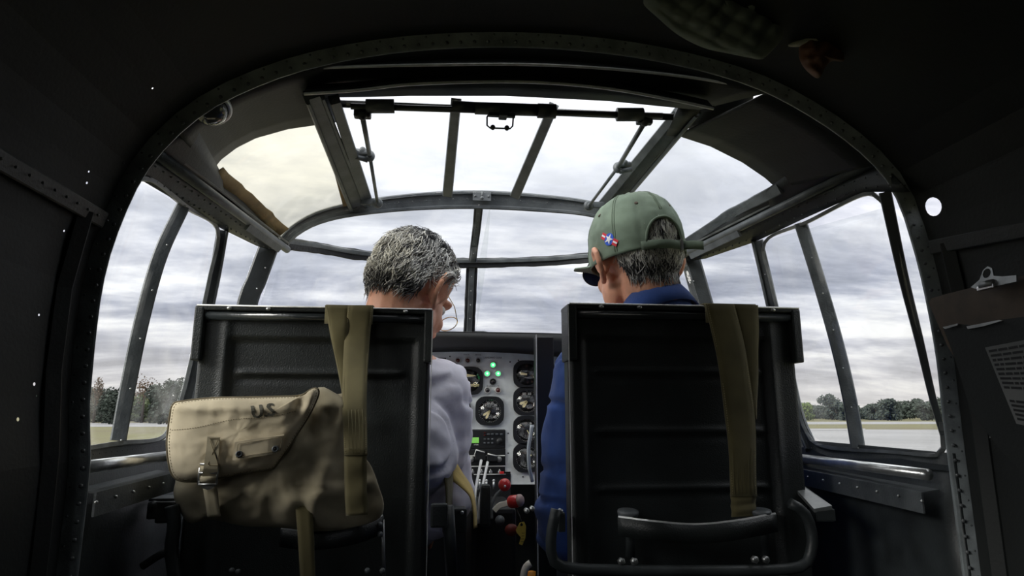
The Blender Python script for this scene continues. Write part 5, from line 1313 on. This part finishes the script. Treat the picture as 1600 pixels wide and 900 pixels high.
o = face('placard', [(679, 559), (697, 559), (697, 566.5), (679, 566.5)], 'black', k=.001); mk = MB(); p = Q(689.5, 563, .0016); text_on(mk, '2M63', 5.5*PY/1000, lambda u, v: p+Vector((u, 0, v))); mk.build('placard_lettering', M['lum'], o)
for a, b in ((703, 557), (797, 565.5), (810, 563), (794, 677), (794, 708), (817, 745)): MB().lathe(Q(a, b), (0, -1, 0), [(0, .0022), (.0015, .0018)], 8).build('screw', M['black'], ip)
# radio stack
def bx(name, x0_, y0_, x1_, y1_, depth, m_, parent=None, proud=.0):
    a = Q(x0_, y0_); b = Q(x1_, y1_); return MB().box(((a.x+b.x)/2, PY+depth/2-proud, (a.z+b.z)/2), (abs(b.x-a.x), depth, abs(a.z-b.z)), bev=.0012).build(name, M[m_], parent or ip)
r1 = bx('radio', 705, 672, 789.5, 700, .12, 'black', proud=.004)
bx('display', 716, 683.5, 748, 692, .002, 'lcd', r1, .006)
for a in (757,): [bx('button', a-1.6, b-1, a+1.6, b+1, .003, c_, r1, .007) for b, c_ in ((676, 'darkred'), (680, 'darkred'))]
for a in (763, 769, 776, 783): bx('button', a-2.0, 677, a+2.0, 679.6, .003, 'frame', r1, .007)
for a in (757, 763, 769):
    for b in (686, 692): bx('button', a-1.6, b-1.2, a+1.6, b+1.2, .003, 'frame', r1, .006)
MB().lathe(Q(780, 689), (0, -1, 0), [(0, .009), (.012, .008), (.014, .007)], 18).build('knob', M['black'], r1)
mk = MB()
for s_, a, b in (('COM', 728, 695), ('XPDR', 744, 695)):
    p = Q(a, b, .0062); text_on(mk, s_, .0048, lambda u, v: p+Vector((u, 0, v)))
mk.build('radio_lettering', M['white'], r1)
r2 = bx('radio', 705, 701, 789.5, 727, .12, 'black', proud=.004)
bx('trim_line', 706, 711.6, 789, 712.6, .002, 'white', r2, .0055); bx('placard', 721, 711.5, 726, 716, .002, 'white', r2, .006)
for a in (736.5, 779.5): MB().lathe(Q(a, 717.5), (0, -1, 0), [(0, .0075), (.006, .0075), (.008, .005), (.010, .0025)], 16).build('knob', mat('knob_grey', (.35, .36, .35), .4, metal=.4), r2)
MB().tube([Q(741.5, 711, .02), Q(744, 703, .02), Q(757.5, 707, .02)], .0017, 6).build('guard', M['white'], r2); MB().tube([Q(762, 709, .02), Q(776, 712.5, .02)], .0017, 6).build('guard', M['white'], r2)
bx('switch_block', 742, 704, 758, 718, .02, 'black', r2, .02); bx('switch_block', 760, 709, 775, 720, .02, 'black', r2, .02)
r3 = bx('switch_panel', 700, 728, 789, 741, .05, 'black', proud=.003)
bx('trim_line', 716, 728, 789, 729, .002, 'white', r3, .005); bx('trim_line', 740, 740.6, 790, 741.3, .002, 'white', r3, .005)
for a in (738.5, 752.5, 766.5, 780.5):
    s_ = MB().lathe(Q(a, 737.5), (0, -1, 0), [(0, .0045), (.004, .0045), (.005, .0035)], 14).build('toggle_switch', M['steel'], r3)
    MB().tube([Q(a, 737.5, .004), Q(a, 733.5, .012)], .0013, 6).build('lever', M['white'], s_)
bx('lower_panel', 700, 741, 798, 800, .05, 'black', proud=.002)
bx('red_guard', 780, 736, 787, 740, .006, 'redpaint', None, .012)

# ================================================================== THROTTLE PEDESTAL
pd = thing('throttle_pedestal', (P(760, 850, 1.45).x, 1.5, 0), 'black throttle pedestal with silver rods, between the two seats', 'pedestal')
a, b = P(740, 768, 1.55), P(792, 768, 1.55)
MB().box(((a.x+b.x)/2, 1.56, a.z/2-.01), (b.x-a.x+.02, .22, a.z-.03), bev=.01).build('housing', M['black'], pd)
a, b = P(752, 765, 1.40), P(768, 765, 1.40)
MB().box(((a.x+b.x)/2, 1.43, a.z-.035), (b.x-a.x, .03, .085), bev=.006).build('lever_guide', M['seat'], pd)
sw = MB()
for a_ in (749.5, 760, 771.5): sw.tube([P(a_, 764, 1.6), P(a_, 752, 1.6)], .0026, 8).sphere(P(a_, 751, 1.6), .0034, 8, 6)
sw.build('toggle_levers', M['steel'], pd, kind='stuff'); MB().bar([P(737, 764, 1.6), P(766, 764, 1.6)], .004, .01, ref=CAM).build('toggle_rail', M['rail'], pd)
for L in ([(752, 719, 1.50), (744, 760, 1.46), (742, 785, 1.44), (747, 818, 1.43)], [(762, 722, 1.50), (754, 760, 1.46), (749, 785, 1.44), (748, 818, 1.43)]):
    MB().tube(smooth_path([P(*p) for p in L], 16), .0032, 8).build('lever_rod', M['rail'] if False else mat('satin_rod', (.85, .85, .82), .4, metal=.3), pd)
o = MB().tube(smooth_path([P(*p) for p in ((786, 764, 1.42), (775, 774, 1.42), (768, 790, 1.42), (768, 812, 1.42))], 14), .0035, 8).build('lever', M['rail'], pd)
MB().sphere(P(788.5, 757.5, 1.41), (.0135, .012, .0135), 16, 12).build('knob', M['redpaint'], o, label='round red knob'); MB().lathe(P(789, 760, 1.397), (0, -1, 0), [(0, .003), (.003, .0028)], 8).build('knob_screw', M['steel'], o)
o = MB().bar(smooth_path([P(*p) for p in ((800, 783, 1.38), (790, 787, 1.38), (780, 790, 1.38), (772, 798, 1.38))], 12), .011, .004, ref=CAM).build('lever', mat('cream_lever', (.92, .90, .78), .5), pd)
MB().lathe(P(798, 784, 1.37), (.8, -.5, .12), [(-.004, .010), (.0, .013), (.014, .013), (.020, .010)], 18).build('knob', M['redpaint'], o, label='red cylindrical knob'); MB().lathe(P(810, 782, 1.362), (.8, -.5, .12), [(0, .0125), (.006, .012), (.010, .008)], 18).build('knob_end', mat('pink_grey', (.5, .36, .34), .5), o)
MB().sphere(P(781, 813, 1.38), .010, 12, 8).build('dark_knob', M['frame'], pd)
MB().sphere(P(799, 828, 1.36), (.014, .010, .012), 12, 8).build('dark_red_knob', mat('dull_red', (.14, .015, .01), .5), pd)
a = thing('yellow_tag', P(817, 840, 1.34), 'yellow perforated tag hanging below the red knobs', 'tag')
tagp = [(812, 817), (819, 815), (822, 822), (821, 840), (816, 852), (811, 850), (814, 840), (807, 832), (806, 828)]
MB().plate([(P(x_, y_, 1.34).x, P(x_, y_, 1.34).z) for x_, y_ in tagp][::-1], [[(P(815, 820, 1.34).x+.003*math.cos(i*PI/5), P(815, 820, 1.34).z+.003*math.sin(i*PI/5)) for i in range(10)]], lambda u, v, d: Vector((u, 1.34+d, v)), .0015).build('plate', M['yellow'], a)
mk = MB()
for i in range(4): mk.box(P(817.5-i*.5, 833+i*4.5, 1.3395), (.006, .0005, .0008))
mk.build('ruled_marks', M['black'], a, kind='stuff')
MB().tube([P(807, 795, 1.36), P(812, 806, 1.35), P(815, 818, 1.34)], .001, 5).build('cord', M['black'], a)
# slim upright beside the panel
t = thing('control_column', (P(850, 700, 1.42).x, 1.42, 0), 'narrow black upright post right of the instrument panel, edged with bare metal', 'post')
a, b, c = P(837, 522, 1.42), P(865, 522, 1.42), P(832, 900, 1.42)
MB().box(((a.x+b.x)/2, 1.435, a.z/2), (b.x-a.x, .03, a.z-.012), bev=.002).build('post', M['black'], t)
MB().bar([Vector((a.x+.001, 1.418, a.z-.001)), Vector((a.x+.001, 1.418, .5))], .0028, .003, ref=CAM).build('bare_edge', M['lip'], t)
# white handle / hand grip and orange piece at the bottom
t = thing('hand_lever', P(822, 890, 1.25), 'cream curved handle beside an orange grip at the bottom edge, between the seats', 'lever')
MB().tube(smooth_path([P(829, 880, 1.25), P(822, 886, 1.25), P(818, 900, 1.25), P(817, 925, 1.25)], 12), .0065, 10).build('handle', mat('cream_handle', (.8, .74, .66), .5), t)
MB().tube([P(831, 893, 1.27), P(830, 935, 1.27)], .008, 10).build('grip', M['orange'], t)
MB().tube([P(817, 925, 1.25), Vector((P(825, 900, 1.25).x, 1.26, .02))], .008, 8).tube([P(830, 935, 1.27), Vector((P(825, 900, 1.25).x, 1.26, .02))], .007, 8).build('stem', M['black'], t)
# clear plastic hose in front of the gauges
t = thing('clear_hose', P(826, 700, 1.55), 'clear plastic hose hanging in front of the lowest gauges', 'hose')
MB().tube(smooth_path([P(*p) for p in ((831, 664, 1.55), (829, 680, 1.55), (826, 700, 1.55), (827, 730, 1.55), (832, 752, 1.56))], 20), .0045, 10).build('hose', mat('clear_plastic', (.45, .50, .55), .12, coat=.5), t)

# ================================================================== RIGHT: CLIPBOARD
CX_ = .565
cb = thing('clipboard', PX(1530, 560, CX_), 'brown clipboard with a metal clip and papers, hung on the right cabin wall', 'clipboard')
def CXp(px, py, k=0): return PX(px, py, CX_-k)
def sheet(name, pts, m_, k, th=.003, parent=None):
    q = [CXp(a, b, k) for a, b in pts]; n = len(q); d = Vector((th, 0, 0))
    return MB().add(q+[p+d for p in q], [tuple(range(n)), tuple(range(n, 2*n))[::-1]]+[(i, (i+1) % n, n+(i+1) % n, n+i) for i in range(n)], 0, False).build(name, M[m_], parent or cb)
sheet('board', [(1451, 474), (1455, 466), (1480, 459), (1520, 449), (1700, 408), (1720, 700), (1600, 640), (1510, 590), (1480, 540)], 'brownboard', 0)
sheet('pouch', [(1473, 511), (1496, 506), (1520, 509), (1560, 500), (1720, 480), (1780, 820), (1620, 760), (1560, 700), (1516, 640), (1492, 560)], 'skin', .010, .003)
sheet('pouch_edge', [(1473, 511), (1496, 505.5), (1497, 508), (1476, 514)], 'steel', .014, .002); sheet('pouch_edge', [(1510, 510), (1560, 500), (1566, 501), (1535, 510), (1512, 514)], 'steel', .014, .002)
pp = sheet('paper', [(1539, 543), (1660, 520), (1760, 700), (1588, 662)], 'paper', .020, .001)
mk = MB(); rp_ = random.Random(5)
for i in range(16):
    f0 = .04+i*.058
    a0 = lerp(1539, 1588, f0); b0 = lerp(543, 662, f0); a1 = lerp(1660, 1760, f0); b1 = lerp(520, 700, f0); u = .03
    if 9 <= i <= 10: continue
    while u < .9:
        w_ = 1.4*rp_.uniform(.03, .10); e1 = min(.95, u+w_)
        pts = [(lerp(a0, a1, u), lerp(b0, b1, u)), (lerp(a0, a1, e1), lerp(b0, b1, e1)), (lerp(a0, a1, e1)+1, lerp(b0, b1, e1)+3.8), (lerp(a0, a1, u)+1, lerp(b0, b1, u)+3.8)]
        mk.add([CXp(a, b, .0206) for a, b in pts], [(0, 1, 2, 3)], 0, False); u = e1+.015
mk.build('printed_lines', M['black'], pp, kind='stuff')
# spring clip
cl = MB(); cpx = lambda a, b, k: CXp(a, b, k)
base_ = [(1519, 449), (1531, 437), (1534, 422), (1540, 416), (1548, 419), (1553, 431), (1566, 432), (1590, 430), (1592, 440), (1560, 447), (1530, 452)]
q = [cpx(a, b, .016) for a, b in base_]; n = len(q)
hole = [(cpx(1541, 427, .016)+Vector((0, .006*math.cos(i*PI/6), .006*math.sin(i*PI/6)))) for i in range(12)]
o2 = [(p.y, p.z) for p in q]; h2 = [(p.y, p.z) for p in hole]
cl.plate(o2, [h2], lambda u, v, d: Vector((CX_-.016-d+.01*(v-q[0].z)/.05, u, v)), .002)
cl.tube([cpx(1533, 446, .020), cpx(1552, 442, .020)], .005, 10)
cl.build('spring_clip', M['dull'], cb, label='worn steel spring clip with a round hole')
MB().box(cpx(1542, 449, .020), (.006, .024, .006), bev=.001).build('clip_jaw', M['chrome'], cb)
# ================================================================== QUILTED BLANKET AND GLOVE, TOP RIGHT
t = thing('quilted_blanket', P(1120, 20, .84), 'dark green quilted blanket bundled under the roof, upper right', 'blanket')
qo = dens([(985, -40), (1000, 0), (1030, 30), (1060, 55), (1100, 75), (1140, 84), (1180, 92), (1192, 92), (1215, 70), (1238, 35), (1252, 12), (1262, -40), (1180, -80), (1060, -80)], 90)
def fq(u, v, e):
    x_, y_ = (u-1000)*.80+(v)*.60, -(u-1000)*.5+v*.86
    x_ += 6*nz(u, v, 60); y_ += 6*nz(u, v, 60, 4)
    g1 = abs(math.sin(PI*x_/27)); g2 = abs(math.sin(PI*y_/25)); return (.010*min(g1, 1)**.5*min(g2, 1)**.5-.010+.008*nz(u, v, 50, 2))*min(1, e*1.5)
MB().puff(qo, lambda u, v, h: P(u, v, .80-h*1.0), .05, 34, 2.4, .02, fq).build('quilting', M['quilt'], t)
t = thing('leather_glove', P(1290, 75, .84), 'brown leather glove with a grey cloth cuff, hanging from the roof upper right', 'glove')
MB().puff(dens([(1248, 60), (1253, 42), (1265, 38), (1290, 40), (1320, 48), (1348, 52), (1353, 58), (1335, 68), (1325, 82), (1300, 72), (1275, 62), (1258, 72), (1230, 72)], 60), lambda u, v, h: P(u, v, .80-h), .025, 10, 2.2, .01, lambda u, v, e: .008*nz(u, v, 14)*e).build('cuff', M['rag'], t)
MB().puff(dens([(1248, 75), (1262, 60), (1290, 58), (1318, 66), (1322, 94), (1300, 96), (1290, 105), (1283, 118), (1275, 122), (1258, 108), (1249, 92)], 60), lambda u, v, h: P(u, v, .79-h), .028, 12, 2.2, .012, lambda u, v, e: .012*nz(u, v, 13, 5)*e).build('palm', M['leather'], t)
